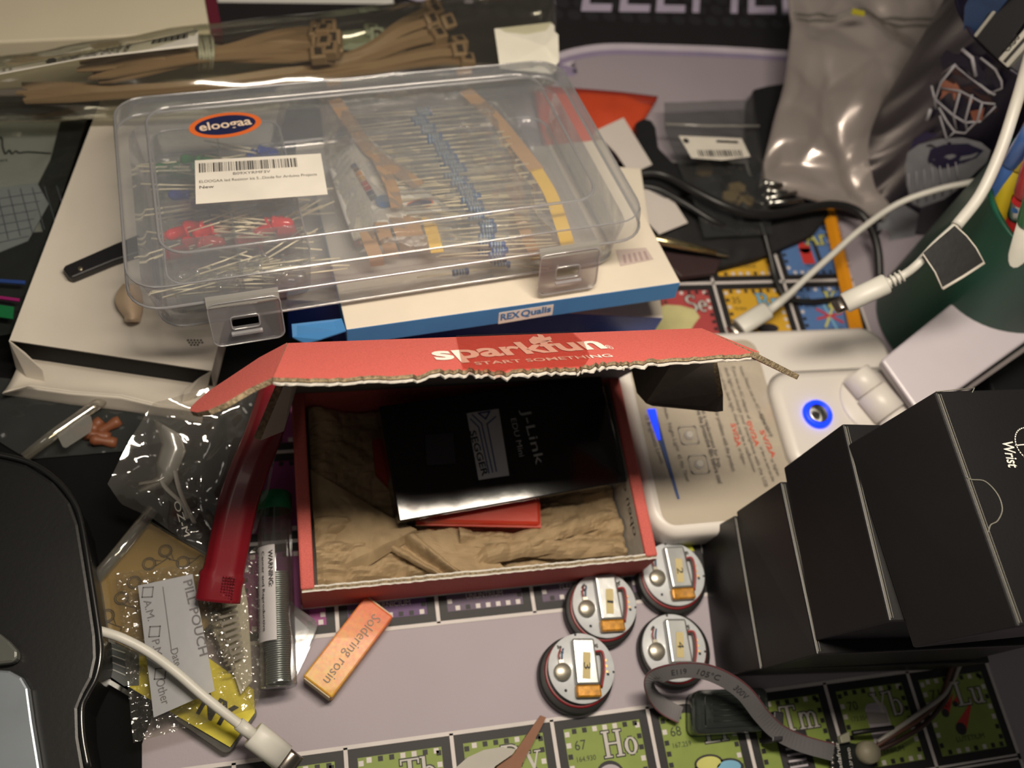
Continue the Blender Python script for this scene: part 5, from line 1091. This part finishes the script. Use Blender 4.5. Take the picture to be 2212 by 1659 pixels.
# dark printed card
dp=thing('dark_card_pack','dark grey card with thin white lines in a clear sleeve, left of the pill pouch','package',P(245,1440,.0042))
m=MB(); plate(m,[(212,1368),(250,1378),(300,1400),(300,1480),(268,1482),(218,1448)],.007,.001); build('card',m,mat('card_slate',(70,74,76),.5),dp)
m=MB()
for k in range(4): a,b=P(216,1392+k*14,.0072),P(270,1410+k*16,.0072); bar(m,[a,b],.00035)
build('printed_lines',m,mat('print_grey',(0,0,0)),dp)
m=MB(); plate(m,[(212,1452),(268,1486),(290,1500),(285,1508),(215,1466)],.009,.0015); build('sleeve_edge',m,cf,dp)
# yellow lower pack
yy=thing('yellow_label_pack','bright yellow labelled plastic pack under the pill pouch and white cable','package',P(450,1560,.0002))
m=MB(); plate(m,[(300,1395),(265,1475),(380,1545),(497,1614),(550,1540),(548,1490),(420,1400)],.0065,.001); cdd=build('yellow_card',m,mat('label_yellow',(214,200,36),.5),yy)
m=MB(); text(m,'NY',P(424,1538,.0068),P(492,1572,.0068),.0075,P(430,1500,.0068)-P(415,1538,.0068),0,bold=.04); build('card_lettering',m,ink,cdd)
m=MB(); m.loft([rq([P(x,y,.004) for x,y in ((370,1548),(492,1632),(560,1535),(440,1450))],.003,.0005),rq([P(x,y,.004) for x,y in ((370,1548),(492,1632),(560,1535),(440,1450))],.003,.0055)],0,True); build('clear_tray',m,film('tray_smoke',(190,192,180),.2,.12,.1,.1,60),yy)
# clear case right of the vial
kk=thing('clear_case','small clear plastic box poking out right of the green-capped tube','case',P(645,1370,.0002))
cq=[P(x,y,.009) for x,y in ((590,1450),(628,1478),(690,1345),(625,1300))]; m=MB(); m.loft([rq(cq,.002,.0003),rq(cq,.0028,.0078),rq(cq,.0032,.009)],0,True); build('case_shell',m,film('clear_hard',(228,230,232),.14,.12,.06,.05,60),kk)
m=MB(); m.prism([P(x,y,.0045) for x,y in ((600,1440),(624,1458),(668,1360),(630,1325))],(0,0,-.003)); build('inner_card',m,mat('sheet_grey',(176,176,180),.6),kk)
m=MB(); text(m,'N',P(640,1372,.0048),P(650,1384,.0048),.0022,V((1,1,0)),0,bold=.02); build('lettering',m,mat('ink_soft',(0,0,0)),kk)
# foil strip pack "Breathe"
foil=film('crinkle_film',(232,230,222),.10,.16,.08,.9,260,milkc=(200,196,186),vor=420)
bs=thing('strip_packet','crinkled clear packet with striped lettering between the pill pouch and the tube','packet',P(500,1380,.004))
m=MB(); m.patch(sheet([(432,1292),(470,1400),(520,1480),(548,1535)],[(562,1172),(575,1300),(570,1420),(562,1500)],lambda u,v:.0098+.002*math.sin(PI*v),30,22,.0016,180,3),1,1) if 0 else None
S_=sheet
def mk(mb_,eA,eB,z,nu,nv,amp,sc_,seed,bulge=0,th=0):
    # sample surface
    def pl(e,t):
        L=[0]
        for a,b in zip(e,e[1:]): L.append(L[-1]+math.hypot(b[0]-a[0],b[1]-a[1]))
        s=t*L[-1]
        for i in range(len(e)-1):
            if s<=L[i+1]+1e-9 or i==len(e)-2:
                k=(s-L[i])/max(1e-9,L[i+1]-L[i]); return e[i][0]+(e[i+1][0]-e[i][0])*k,e[i][1]+(e[i+1][1]-e[i][1])*k
    def fn(u,v):
        a=pl(eA,u); b=pl(eB,u); x=a[0]+(b[0]-a[0])*v; y=a[1]+(b[1]-a[1])*v; zz=z(u,v) if callable(z) else z
        q=P(x,y,zz); k=min(1,7*min(u,1-u,v,1-v)+.15); q.z+=crumple(q,sc_,amp,seed)*k+bulge*(math.sin(PI*u)*math.sin(PI*v))**.6; return q
    mb_.patch(fn,nu,nv,th,0,True); return fn
m=MB(); mk(m,[(432,1292),(470,1400),(520,1480),(548,1535)],[(562,1172),(575,1300),(570,1420),(562,1500)],.0112,34,26,.0022,170,3); build('packet_film',m,foil,bs)
m=MB(); mk(m,[(440,1296),(468,1380),(500,1440),(520,1500)],[(520,1230),(535,1300),(540,1380),(545,1470)],.0092,10,10,.0006,100,3); build('inner_strip',m,mat('strip_white',(196,192,180),.6),bs)
m=MB(); text(m,'Streatin',P(448,1308,.0142),P(492,1455,.0142),.0050,P(500,1330,.0142)-P(462,1340,.0142),0,bold=.0); 
for k in range(9): a=P(468+k*3,1318+k*14,.0135); b=P(512+k*2,1306+k*13,.0135); m.add([a,b,b+V((0,-.0011,0)),a+V((0,-.0011,0))],[(3,2,1,0)],0)
build('packet_print',m,mat('ink_packet',(96,88,76),.5),bs)
# pill pouch
pp_=thing('pill_pouch','small clear zip pouch with a white label reading PILL POUCH and tick boxes','bag',P(380,1400,.005))
zf_=lambda u,v:.0150
m=MB(); mk(m,[(248,1238),(262,1350),(275,1470),(288,1605)],[(432,1216),(470,1320),(505,1430),(545,1532)],.0150,36,26,.0024,130,5); build('pouch_film',m,film('pouch_film',(238,236,228),.05,.09,.08,.7,260,vor=300),pp_)
m=MB(); lbq=[(298,1265),(416,1240),(464,1492),(332,1550)]; LZ=.0172; m.prism([P(x,y,LZ) for x,y in lbq],(0,0,-.0002)); lbl=build('white_label',m,film('label_translucent',(225,225,225),.72,.04,.3,.1,60,milkc=(196,198,204)),pp_)
m=MB(); Z=LZ+.0002
def lt_(s,a,b,h_,bold=0): A_,B_=P(*a,Z),P(*b,Z); d_=B_-A_; text(m,s,A_,B_,h_,V((-d_.y,d_.x,0)),0,bold)
lt_('PILL POUCH',(396,1256),(432,1418),.0031,.01); lt_('A.M.',(310,1298),(320,1342),.0026); lt_('P.M.',(328,1384),(336,1424),.0026); lt_('Other',(336,1470),(350,1524),.0030); lt_('Date',(368,1404),(378,1440),.0026)
bar(m,[P(352,1268,Z),P(370,1402,Z)],.0003)
for x,y in ((319,1279),(334,1364),(346,1455)): c=P(x,y,Z); l=[c+V(k) for k in ((-.0019,-.0017,0),(.0016,-.0019,0),(.0019,.0017,0),(-.0016,.0019,0))]; bar(m,l+[l[0]],.0004)
build('label_print',m,mat('ink_label',(92,90,92),.6),lbl)
# white USB-C cable
wh=mat('cable_white',(206,204,196),.42); pm=mat('plug_metal',(150,142,134),.25,.95)
uc=thing('usb_cable','white USB-C cable crossing the pill pouch, its plug near the bottom edge','cable',P(400,1470,.018))
m=MB(); m.tube(cr([P(216,1363,.0275),P(262,1378,.027),P(320,1408,.0245),(P(380,1452,.0235)),P(440,1504,.022),P(500,1552,.019),P(548,1588,.016)],8),.0017,14); build('cord',m,wh,uc)
a,b=P(515,1563,.0185),P(552,1592,.0158); m=MB(); m.tube([a,b],.00225,14); build('strain_relief',m,wh,uc)
a,b=P(546,1585,.0160),P(612,1637,.0125); d=(b-a).normalized(); s_=V((-d.y,d.x,0)).normalized(); u_=s_.cross(d)*-1
def cap_loop(c,s_,u_,hw,hh2,n=8):
    out=[]
    for k in range(n+1): t_=-PI/2+PI*k/n; out.append(c+s_*(hw-hh2+hh2*math.cos(t_))+u_*hh2*math.sin(t_))
    for k in range(n+1): t_=PI/2+PI*k/n; out.append(c+s_*(-hw+hh2+hh2*math.cos(t_))+u_*hh2*math.sin(t_))
    return out
m=MB(); m.loft([cap_loop(a,s_,u_,.0044,.0026),cap_loop(a+d*.0004,s_,u_,.0048,.0030),cap_loop(b,s_,u_,.0048,.0030)],0,True); pg=build('plug_housing',m,wh,uc)
m=MB(); m.loft([cap_loop(b-d*.001,s_,u_,.0040,.0013),cap_loop(b+d*.0058,s_,u_,.0040,.0013)],0,True); build('plug_tip',m,pm,uc)
# green-capped tube with spring
vt=thing('capped_tube','clear plastic tube with green cap and WARNING label holding a black spring','tube',P(600,1280,.0005))
a,b=P(592,1085,.0135),P(602,1486,.0125); d=(b-a).normalized(); L=(b-a).length; Q_=Matrix.Translation(a)@d.to_track_quat('Z','Y').to_matrix().to_4x4(); r=.0066
m=MB(); m.lathe([(r*.93,.0),(r,.003),(r,L-.002),(r*1.02,L-.001),(r*.95,L),(.0001,L)],32,Q_); build('tube_wall',m,film('tube_clear',(236,238,240),.05,.10,.05,.02,60),vt)
m=MB(); m.lathe([(.0001,-.0035),(r*.95,-.0035),(r*1.05,-.0028),(r*1.05,.0038),(r*.98,.004)],32,Q_); build('cap',m,mat('cap_green',(20,140,86),.4),vt)
m=MB(); z0=.029; z1=.070; N_=640; m.tube([Q_@V((.0050*math.cos(k*.5)*(.9+.06*math.sin(k*.02)),.0050*math.sin(k*.5)*(.9+.06*math.sin(k*.02)),z0+(z1-z0)*k/N_)) for k in range(N_)],.00042,5); o=build('steel_spring',m,mat('spring_dark',(158,162,156),.3,.8)); tag(o,'long dark coiled spring inside the green-capped tube','spring')
m=MB()
def lw_(u,v): 
    th_=u*1.5-.05; base=-(Q_.to_3x3().inverted()@V((1,0,0))); ang0=math.atan2(base.y,base.x); 
    upv=Q_.to_3x3().inverted()@V((0,0,1)); a1=math.atan2(upv.y,upv.x); lf_=Q_.to_3x3().inverted()@V((-1,0,0)); a2=math.atan2(lf_.y,lf_.x); dd=((a2-a1+PI)%(2*PI))-PI
    an=a1+dd*(1-u)*.95-dd*.12*0; return Q_@V((math.cos(an)*r*1.015,math.sin(an)*r*1.015,.019+.036*v))
m.patch(lw_,12,4,0); lb3=build('warning_label',m,mat('label_grey',(186,182,184),.5),vt)
m=MB()
def lwp(u,v): 
    p=lw_(u,v); return p+(p-(Q_@V((0,0,.019+.036*v)))).normalized()*.00015
A_=lwp(.78,.06); B_=lwp(.78,.45); text(m,'WARNING:',A_+V((-.0002,0,.0002)),B_+V((-.0002,0,.0002)),.0017,lwp(.99,.2)-lwp(.6,.2),0,bold=.02)
text(m,'Cancer and Reproductive',lwp(.5,.06)+V((-.0002,0,.0003)),lwp(.5,.9)+V((-.0002,0,.0003)),.0011,lwp(.7,.2)-lwp(.4,.2),0,bold=.01); text(m,'Harm www.P65warn',lwp(.26,.06)+V((-.0003,0,.0003)),lwp(.26,.9)+V((-.0003,0,.0003)),.0010,lwp(.4,.2)-lwp(.1,.2),0,bold=.01)
build('label_print',m,mat('ink_dark',(0,0,0)),lb3)
# red zip rod bag and its film
rb=thing('slider_bag','crinkled clear bag with a thick dark red zip strip left of the red mailer','bag',P(420,1050,.01))
m=MB(); n=10
pth=[(625,770,.034),(600,840,.038),(572,930,.040),(540,1010,.038),(516,1080,.034),(500,1150,.030),(486,1220,.026),(476,1262,.024),(470,1300,.022)]
c_=cr([P(*p) for p in pth],6); rings=[]
for i,p in enumerate(c_):
    t_=(c_[min(i+1,len(c_)-1)]-c_[max(i-1,0)]).normalized(); s_=t_.cross(V((0,0,1))).normalized(); u_=s_.cross(t_); fr_=i/(len(c_)-1)
    w_=.0064+.0008*fr_+(.0008 if fr_>.8 else 0); h_=.0042-.001*fr_
    ring2=[]
    for k in range(24):
        t2=2*PI*k/24; rb_=1+.07*math.cos(t2*6)*(1 if fr_<.85 else .2); ring2.append(p+s_*w_*math.cos(t2)*rb_+u_*h_*math.sin(t2)*rb_)
    rings.append(ring2)
m.loft(rings,0,True); build('zip_strip',m,mat('zip_red',(112,14,26),.35,coat=.2,var=.05),rb)
kn=mat('zip_knurl',(128,18,38),.4,bump=1.5,bscale=900); m=MB(); 
for i in range(9):
    for j in range(5): c=P(484+j*6-i*1.2,1246+i*6.5+j*.5,.0292-.0006*i); m.lathe([(.00045,0),(.0003,.0004),(.0001,.0005)],6,Matrix.Translation(c))
build('knurled_grip',m,kn,rb)
bigf=film('big_bag_film',(236,234,230),.11,.10,.07,.25,40,vor=26)
m=MB(); mk(m,[(330,870),(280,950),(232,1045),(262,1090),(330,1120),(420,1185)],[(585,800),(575,900),(552,1000),(525,1080),(498,1150),(470,1215)],lambda u,v:.030-.012*u,46,36,.010,42,5); build('bag_film',m,bigf,rb)
m=MB(); mk(m,[(560,860),(556,960),(545,1040),(520,1120)],[(640,860),(600,960),(580,1060),(552,1150)],lambda u,v:.030-.008*u,24,10,.004,60,9); build('bag_skirt',m,bigf,rb)
m=MB()
for pts in ([(345,930),(372,990),(350,1040),(395,1090),(405,1120)],[(300,1045),(345,1035),(362,1015)],[(375,1000),(388,1060),(420,1130)]): m.tube(cr([P(x,y,.024) for x,y in pts],6),.0011,8,flat=.35)
build('fold_seams',m,film('seam',(230,228,222),.4,.12,.2,.2,60),rb)
m=MB(); text(m,'OZ-M',P(374,1085,.034),P(398,1160,.030),.0022,V((1,.3,0)),0); build('embossed_lettering',m,mat('emboss_white',(180,176,168),.5),rb)
m=MB()
def pan(u,v):
    a=[(332,905),(350,960),(338,1000),(340,1028),(298,1058)]; b=[(392,940),(402,975),(378,1030),(362,1050),(304,1066)]
    k=u*4; i=min(3,int(k)); f_=k-i; p=(a[i][0]+(a[i+1][0]-a[i][0])*f_,a[i][1]+(a[i+1][1]-a[i][1])*f_); q=(b[i][0]+(b[i+1][0]-b[i][0])*f_,b[i][1]+(b[i+1][1]-b[i][1])*f_)
    return P(p[0]+(q[0]-p[0])*v,p[1]+(q[1]-p[1])*v,.027-.008*u+.003*math.sin(PI*v))
m.patch(pan,16,8,.0002); build('milky_fold',m,film('milky_fold_film',(225,222,216),.5,.08,.2,.2,60,milkc=(190,188,182)),rb)
# bag of parts under the white carton
pb_=thing('parts_bag','clear bag with brown parts and a clear hanging tag below the white carton','bag',P(170,920,.005))
m=MB(); mk(m,[(-150,800),(-60,900),(0,955),(60,992)],[(330,850),(420,905),(350,955),(262,975)],lambda u,v:.0075-.002*u,34,30,.0025,60,11); build('bag_film',m,film('parts_bag_film',(200,206,204),.13,.07,.1,.3,60,milkc=(150,156,154)),pb_)
m=MB(); m.tube([P(52,988,.012),P(120,935,.012),P(200,880,.011),P(225,862,.010)],.0022,12); build('clear_rod',m,film('rod_clear',(232,228,215),.16,.2,.08,.05,60),pb_)
m=MB(); m.prism([P(x,y,.0135) for x,y in ((122,938),(135,965),(142,967),(196,932),(200,915),(196,898),(185,894),(160,912))],(0,0,-.0008)); build('clear_tag',m,film('tag_clear',(226,228,226),.25,.1,.1,.05,60),pb_,bevel=.0003)
random.seed(30)
for k in range(5):
    m=MB(); c=P(185+k*13+random.uniform(-4,4),935+random.uniform(-16,18),.007); q_=Matrix.Translation(c)@Matrix.Rotation(random.random()*3,4,'Z')@Matrix.Rotation(1.4,4,'Y'); m.lathe([(.0001,-.005),(.002,-.005),(.0024,-.003),(.0018,0),(.0024,.003),(.002,.005),(.0001,.005)],12,q_); o=build('brown_part',m,mat('brown_part',(120,70,44),.5,var=.3)); tag(o,'small brown component inside the clear bag below the white carton','component','brown parts in the clear bag')
# zip bag of papers at the far left
zb=thing('paper_bag','zip bag with blue, purple and green seams holding note papers, at the left edge','bag',P(60,450,.004))
m=MB(); mk(m,[(-160,240),(-180,420),(-200,600),(-220,760)],[(190,252),(165,330),(100,520),(30,720)],lambda u,v:.0215,36,26,.004,45,13); build('bag_film',m,film('paper_bag_film',(205,210,206),.10,.05,.12,.35,60,milkc=(130,138,134)),zb)
for nm,y0,y1,w_,cl_ in (('zip_seam',608,612,7,(34,60,120)),('zip_seam',636,650,6,(130,24,90)),('zip_seam',664,678,26,(12,96,52))):
    m=MB(); a=[P(-120,y0-w_/2-8,.0262),P(60-(y0-600)*.45,y1-w_/2,.0262),P(58-(y0-600)*.45,y1+w_/2,.0262),P(-120,y0+w_/2-8,.0262)]; m.prism(a[::-1],(0,0,.0008)); build(nm,m,mat('seam_%d'%y0,cl_,.4),zb)
m=MB(); m.prism([P(x,y,.0150) for x,y in ((-200,265),(130,262),(108,345),(70,420),(92,500),(-200,520))],(0,0,-.0004)); o=build('handwritten_note',m,mat('note_white',(186,184,180),.7)); tag(o,'white note with handwriting inside the zip bag at the left edge','paper')
m=MB(); m.tube(cr([P(x,y,.0158) for x,y in ((-20,320),(2,296),(6,318),(12,332),(20,324),(26,332),(34,326),(42,330),(60,328),(110,331))],5),.0004,4); text(m,'ours',P(-10,349,.0158),P(16,348,.0158),.0018,V((0,1,0)),0); oo=build('handwriting',m,mat('ink_dark',(0,0,0))); oo.parent=o; oo.location-=o.location
m=MB(); m.prism([P(x,y,.0180) for x,y in ((-200,430),(80,395),(105,440),(60,520),(-40,560),(-200,590))],(0,0,-.0004)); o=build('graph_paper',m,mat('graph_white',(176,176,184),.7)); tag(o,'graph paper inside the zip bag in front of the handwritten note','paper')
m=MB()
for k in range(8): bar(m,[P(-60+k*26,415-k*2,.0184),P(-60+k*26+26,530-k*7,.0184)],.00035)
for k in range(6): bar(m,[P(-80,440+k*20,.0184),P(92-k*6,415+k*19,.0184)],.0003)
oo=build('ruled_grid',m,mat('ink_grid',(110,112,130),.6)); oo.parent=o; oo.location-=o.location
# ======================= upper right clutter =======================
ag=thing('antistatic_bag','large silvery antistatic zip bag leaning against the navy cup','bag',P(1800,300,.02))
am=mat('antistatic_film',(178,168,164),.22,.5,var=.18,nscale=12,bump=.10,bscale=22)
eA=[(1700,-40),(1712,50),(1702,140),(1694,185),(1672,260),(1654,335),(1640,402)]; eB=[(2052,-20),(2042,80),(2022,175),(1990,275),(1958,370),(1936,430),(1912,470)]
m=MB(); fa=mk(m,eA,eB,lambda u,v:.052-.040*u,64,50,.019,13,17,.012,.0012); 
build('bag_film',m,am,ag)
m=MB(); 
for w0,w1 in ((.15,.158),(.175,.183)):
    m.patch(lambda u,v:fa(w0+(w1-w0)*v,.02+.96*u)+V((0,0,.0012)),40,1,.0006)
build('zip_track',m,mat('zip_grey',(120,118,112),.35,.3),ag)
m=MB(); plate(m,[(1842,18),(1868,24),(1868,33),(1840,28)],.068,.0008); build('tear_mark',m,mat('tear_yellow',(190,180,50),.5),ag)
sb=thing('small_zip_bag','small clear zip bag with barcode sticker on the black pouch','bag',P(1560,360,.005))
m=MB(); mk(m,[(1434,222),(1436,280),(1470,370),(1500,440),(1522,512)],[(1628,214),(1640,290),(1652,370),(1662,440),(1668,505)],lambda u,v:.018-.004*u,34,26,.005,60,19,.004); build('bag_film',m,film('small_bag_film',(198,202,200),.14,.08,.1,.4,60,milkc=(140,142,144)),sb)
m=MB(); m.tube([P(1437,268,.024),P(1530,272,.026),P(1640,272,.024)],.0007,6); build('zip_line',m,film('zip_clear',(220,220,220),.5,.1,.2,.1,60),sb)
zl_=.0305
m=MB(); m.prism([P(x,y,zl_) for x,y in ((1466,293),(1602,299),(1621,338),(1560,346),(1494,341))],(0,0,-.0002)); s1=build('barcode_sticker',m,mat('sticker_white2',(206,200,190),.6),sb)
m=MB(); random.seed(8); x=1506
while x<1604: w_=random.choice((2,3,5)); m.add([P(x,324,zl_+.0002),P(x+w_,324,zl_+.0002),P(x+w_+5,338,zl_+.0002),P(x+5,338,zl_+.0002)],[(3,2,1,0)],0); x+=w_+random.choice((2,3,4))
bar(m,[P(1550,305,zl_+.0002),P(1592,307,zl_+.0002)],.0016); m.disc(P(1482,304,zl_+.0002),.0016)
build('sticker_print',m,mat('ink_dark',(0,0,0)),s1)
for k,(x,y) in enumerate(((1520,370),(1588,412),(1605,440),(1575,430))):
    m=MB(); c=P(x,y,.008); m.prism([c+V((math.cos(a_)*.0055,math.sin(a_)*.0038,0)) for a_ in (0.3,1.2,2.4,3.6,4.4,5.4)],(0,0,.003)); o=build('tan_chip',m,mat('chip_tan',(176,146,98),.6)); tag(o,'tan chip inside the small barcoded zip bag','component','tan chips in the small zip bag')
bkf=mat('pouch_black',(24,23,25),.75,var=.15,bump=.2,bscale=300); bkp=mat('plastic_black',(30,30,32),.4)
m=MB(); mk(m,[(1368,370),(1385,440),(1400,500),(1425,575),(1480,598)],[(1560,340),(1700,430),(1800,450),(1760,505),(1640,556)],.006,24,24,.003,60,23,.003,.004); o=build('black_pouch',m,bkf); tag(o,'black cloth pouch under the small zip bag and cables','pouch')
m=MB(); plate(m,[(1374,262),(1390,254),(1408,258),(1418,274),(1424,318),(1450,345),(1520,400),(1440,430),(1380,400)],.013,.010); o=build('black_adapter',m,bkp,bevel=.0015); tag(o,'black plastic adapter between the white stickers and the small zip bag','adapter')
m=MB(); plate(m,[(1628,192),(1660,184),(1712,176),(1700,240),(1672,300),(1654,350),(1640,345),(1626,260)],.014,.012); o=build('black_module',m,bkp,bevel=.001); tag(o,'black module partly covered by the left edge of the silvery bag','module')
cabm=mat('cable_black',(28,28,29),.42)
m=MB(); m.tube(cr([P(x,y,z) for x,y,z in ((1350,388,.016),(1395,374,.018),(1440,380,.019),(1500,412,.0225),(1560,442,.024),(1620,462,.022),(1680,462,.02),(1740,450,.02),(1800,442,.02),(1850,455,.019),(1880,490,.017),(1896,540,.012),(1900,600,.006))],8),.0022,12); o=build('black_cable',m,cabm); tag(o,'thick black cable curving across the small zip bag toward the navy cup','cable')
m=MB(); m.tube(cr([P(x,y,z) for x,y,z in ((1600,440,.014),(1640,478,.013),(1660,540,.008),(1672,590,.004),(1684,625,.003),(1705,645,.003),(1750,652,.003),(1805,646,.003),(1850,640,.003))],8),.0015,10); o=build('black_cable',m,cabm); tag(o,'thin black cable running down between the bromine and krypton squares','cable')
m=MB(); m.tube(cr([P(x,y,z) for x,y,z in ((1365,400,.012),(1420,408,.014),(1480,440,.0155),(1545,480,.015),(1600,500,.010))],8),.0017,10); o=build('black_cable',m,cabm); tag(o,'black cable lying on the cloth pouch behind the case corner','cable')
for x0,y0,x1,y1,l_ in ((1655,395,1690,400,.0),(1660,412,1700,416,0),(1658,428,1720,416,0),(1665,438,1735,432,0)):
    m=MB(); m.tube([P(x0,y0,.017),P(x1,y1,.017)],.0012,10); m.lathe([(.0001,-.0016),(.0018,-.0010),(.002,0),(.0018,.0010),(.0001,.0016)],12,Matrix.Translation(P(x0,y0,.017))); o=build('metal_pin',m,mat('steel',(0,0,0))); tag(o,'shiny metal pin beside the small zip bag','pin','metal pins by the silvery bag')
ow=mat('envelope_orange',(196,70,36),.65,var=.06,bump=.1); m=MB(); fe=mk(m,[(1150,185),(1230,192),(1330,200),(1421,211)],[(1180,330),(1240,320),(1310,300),(1375,285)],.006,20,12,.0012,40,29,.003,.003); env=build('orange_envelope',m,ow); tag(env,'orange padded envelope behind the right rear corner of the clear case','envelope')
m=MB(); mk(m,[(1150,183),(1230,189),(1330,197),(1422,208)],[(1150,196),(1230,204),(1330,214),(1412,226)],.0072,20,3,.0006,40,29,0,.0008); o=build('folded_edge',m,mat('envelope_dark',(150,44,26),.65)); o.parent=env; o.location-=env.location
stw=mat('sticker_paper',(204,196,190),.6,var=.02)
m=MB(); plate(m,[(1284,283),(1347,254),(1409,355),(1362,376),(1330,330)],.0135,.0004); o=build('white_sticker',m,stw); tag(o,'blank white square sticker beside the orange envelope','sticker')
m=MB(); plate(m,[(1355,402),(1372,388),(1400,380),(1425,386),(1486,481),(1424,506),(1390,470)],.0125,.0004); o=build('white_sticker',m,stw); tag(o,'blank white sticker beside the right front corner of the clear case','sticker')
# metal stylus and dark leather tab
sy=thing('metal_stylus','gold and steel stylus pointing right from beneath the kit carton','stylus',P(1480,530,.012))
a,b=P(1396,513,.020),P(1545,546,.012); d=(b-a).normalized(); L=(b-a).length; Q_=Matrix.Translation(a)@d.to_track_quat('Z','Y').to_matrix().to_4x4()
m=MB(); m.lathe([(.0001,0),(.0019,.0005),(.0021,L*.5),(.0016,L),(.0001,L)],16,Q_); build('shaft',m,mat('stylus_gold',(214,196,150),.22,.95),sy)
m=MB(); m.lathe([(.0014,L),(.0013,L+.004),(.0009,L+.006),(.0010,L+.0075),(.0001,L+.0085)],14,Q_); build('tip',m,mat('steel',(0,0,0)),sy)
m=MB(); plate(m,[(1412,535),(1480,548),(1560,560),(1548,588),(1472,598),(1440,572)],.008,.004); o=build('leather_tab',m,mat('leather_dark',(52,34,36),.55,bump=.2),bevel=.0008); tag(o,'dark brown leather tab under the stylus','tab')
# pencil
pn=thing('pencil','yellow orange pencil lying across the argon and krypton squares','pencil',P(1815,580,.003))
a,b=P(1790,455,.0036),P(1850,715,.0036); d=(b-a).normalized(); L=(b-a).length; Q_=Matrix.Translation(a)@d.to_track_quat('Z','Y').to_matrix().to_4x4()
m=MB(); m.lathe([(.0001,0),(.0037,0),(.0037,L),(.0001,L)],6,Q_,sm=False); build('barrel',m,mat('pencil_yellow',(222,146,28),.35,coat=.3),pn)
m=MB(); m.lathe([(.0001,L),(.0034,L),(.0012,L+.010),(.0001,L+.013)],12,Q_); build('point',m,mat('pencil_wood',(200,160,110),.7),pn)
m=MB(); d_=b-a; text(m,'TICONDEROGA 2',a.lerp(b,.08)+V((.0008,0,.0037)),a.lerp(b,.52)+V((.0008,0,.0037)),.0020,V((-d_.y,d_.x,0)),0); build('stamped_lettering',m,mat('ink_brown',(0,0,0)),pn)
# white cables with plugs
def plug(root,a,b,hw,hh2,tipl,rib=0):
    d=(b-a).normalized(); s_=V((-d.y,d.x,0)).normalized(); u_=d.cross(s_)
    m=MB(); m.loft([cap_loop(a,s_,u_,hw*.9,hh2*.9),cap_loop(a+d*.0006,s_,u_,hw,hh2),cap_loop(b-d*.0004,s_,u_,hw,hh2),cap_loop(b,s_,u_,hw*.95,hh2*.9)],0,True); pg=build('plug_housing',m,wh,root)
    if tipl:
        m=MB(); m.loft([cap_loop(b-d*.001,s_,u_,hw*.72,hh2*.45),cap_loop(b+d*tipl,s_,u_,hw*.72,hh2*.45)],0,True); build('plug_tip',m,pm,root)
    return d
r1_=thing('white_cable','thin white cable sweeping in from the right, plug above the bromine square','cable',P(1700,640,.01))
m=MB(); m.tube(cr([P(x,y,z) for x,y,z in ((2300,320,.085),(2212,353,.080),(2120,388,.070),(2030,408,.060),(1940,440,.048),(1860,495,.038),(1800,548,.030),(1740,602,.023),(1700,640,.019),(1662,668,.0165))],8),.0016,12); build('cord',m,wh,r1_)
m=MB(); m.tube([P(1715,628,.0185),P(1660,672,.0165)],.0021,12); build('strain_relief',m,wh,r1_)
plug(r1_,P(1657,670,.0165),P(1596,708,.0135),.0048,.0028,.005)
r2_=thing('white_cable','thick white cable with a black tape flag and ribbed plug above the pencil','cable',P(2000,550,.05))
m=MB(); m.tube(cr([P(x,y,z) for x,y,z in ((2260,0,.175),(2225,120,.155),(2196,220,.140),(2160,330,.127),(2118,420,.116),(2066,488,.108))],8),.0024,14); build('cord',m,wh,r2_)
m=MB(); m.tube(cr([P(x,y,z) for x,y,z in ((2070,484,.108),(2020,530,.102),(1985,568,.098),(1955,592,.093),(1915,612,.088))],8),.0018,12); build('cord',m,wh,r2_)
m=MB()
a,b=P(1950,595,.0925),P(1912,615,.0878)
for k in range(5): c=a.lerp(b,k/4); m.tube([c,c+(b-a).normalized()*.0008],.0027,12)
build('ribbed_relief',m,wh,r2_)
plug(r2_,P(1916,612,.088),P(1824,655,.078),.0044,.0036,.0046)
m=MB(); tp=plane3(P(2065,488,.110),P(2124,567,.106),P(1993,548,.102)); 
flag=[(2063,487),(2088,510),(2108,535),(2126,568),(2080,598),(2036,624),(2020,588),(1993,548),(2030,515)]
plate(m,flag,(tp[0]+tp[1]*.0022,tp[1]),.0006); build('black_tape_flag',m,mat('tape_black',(24,24,26),.35,bump=.15,bscale=90),r2_)
m=MB(); pq=(tp[0]+tp[1]*.0024,tp[1])
for pts in ([(2126,568),(2080,598),(2036,624)],[(2063,487),(2088,510),(2108,535),(2126,568)],[(1993,548),(2020,588),(2036,624)]): m.tube([PL(x,y,pq) for x,y in pts],.00035 if pts[0]!=(2126,568) else .0007,5)
build('tape_edge',m,mat('edge_white',(196,190,180),.5),r2_)
m=MB(); plate(m,[(2230,700),(2160,760),(2130,800),(2150,860),(2300,860)],.02,.018); o=build('black_block',m,bkp,bevel=.001); tag(o,'black object behind the lamp arm at the right edge','block')
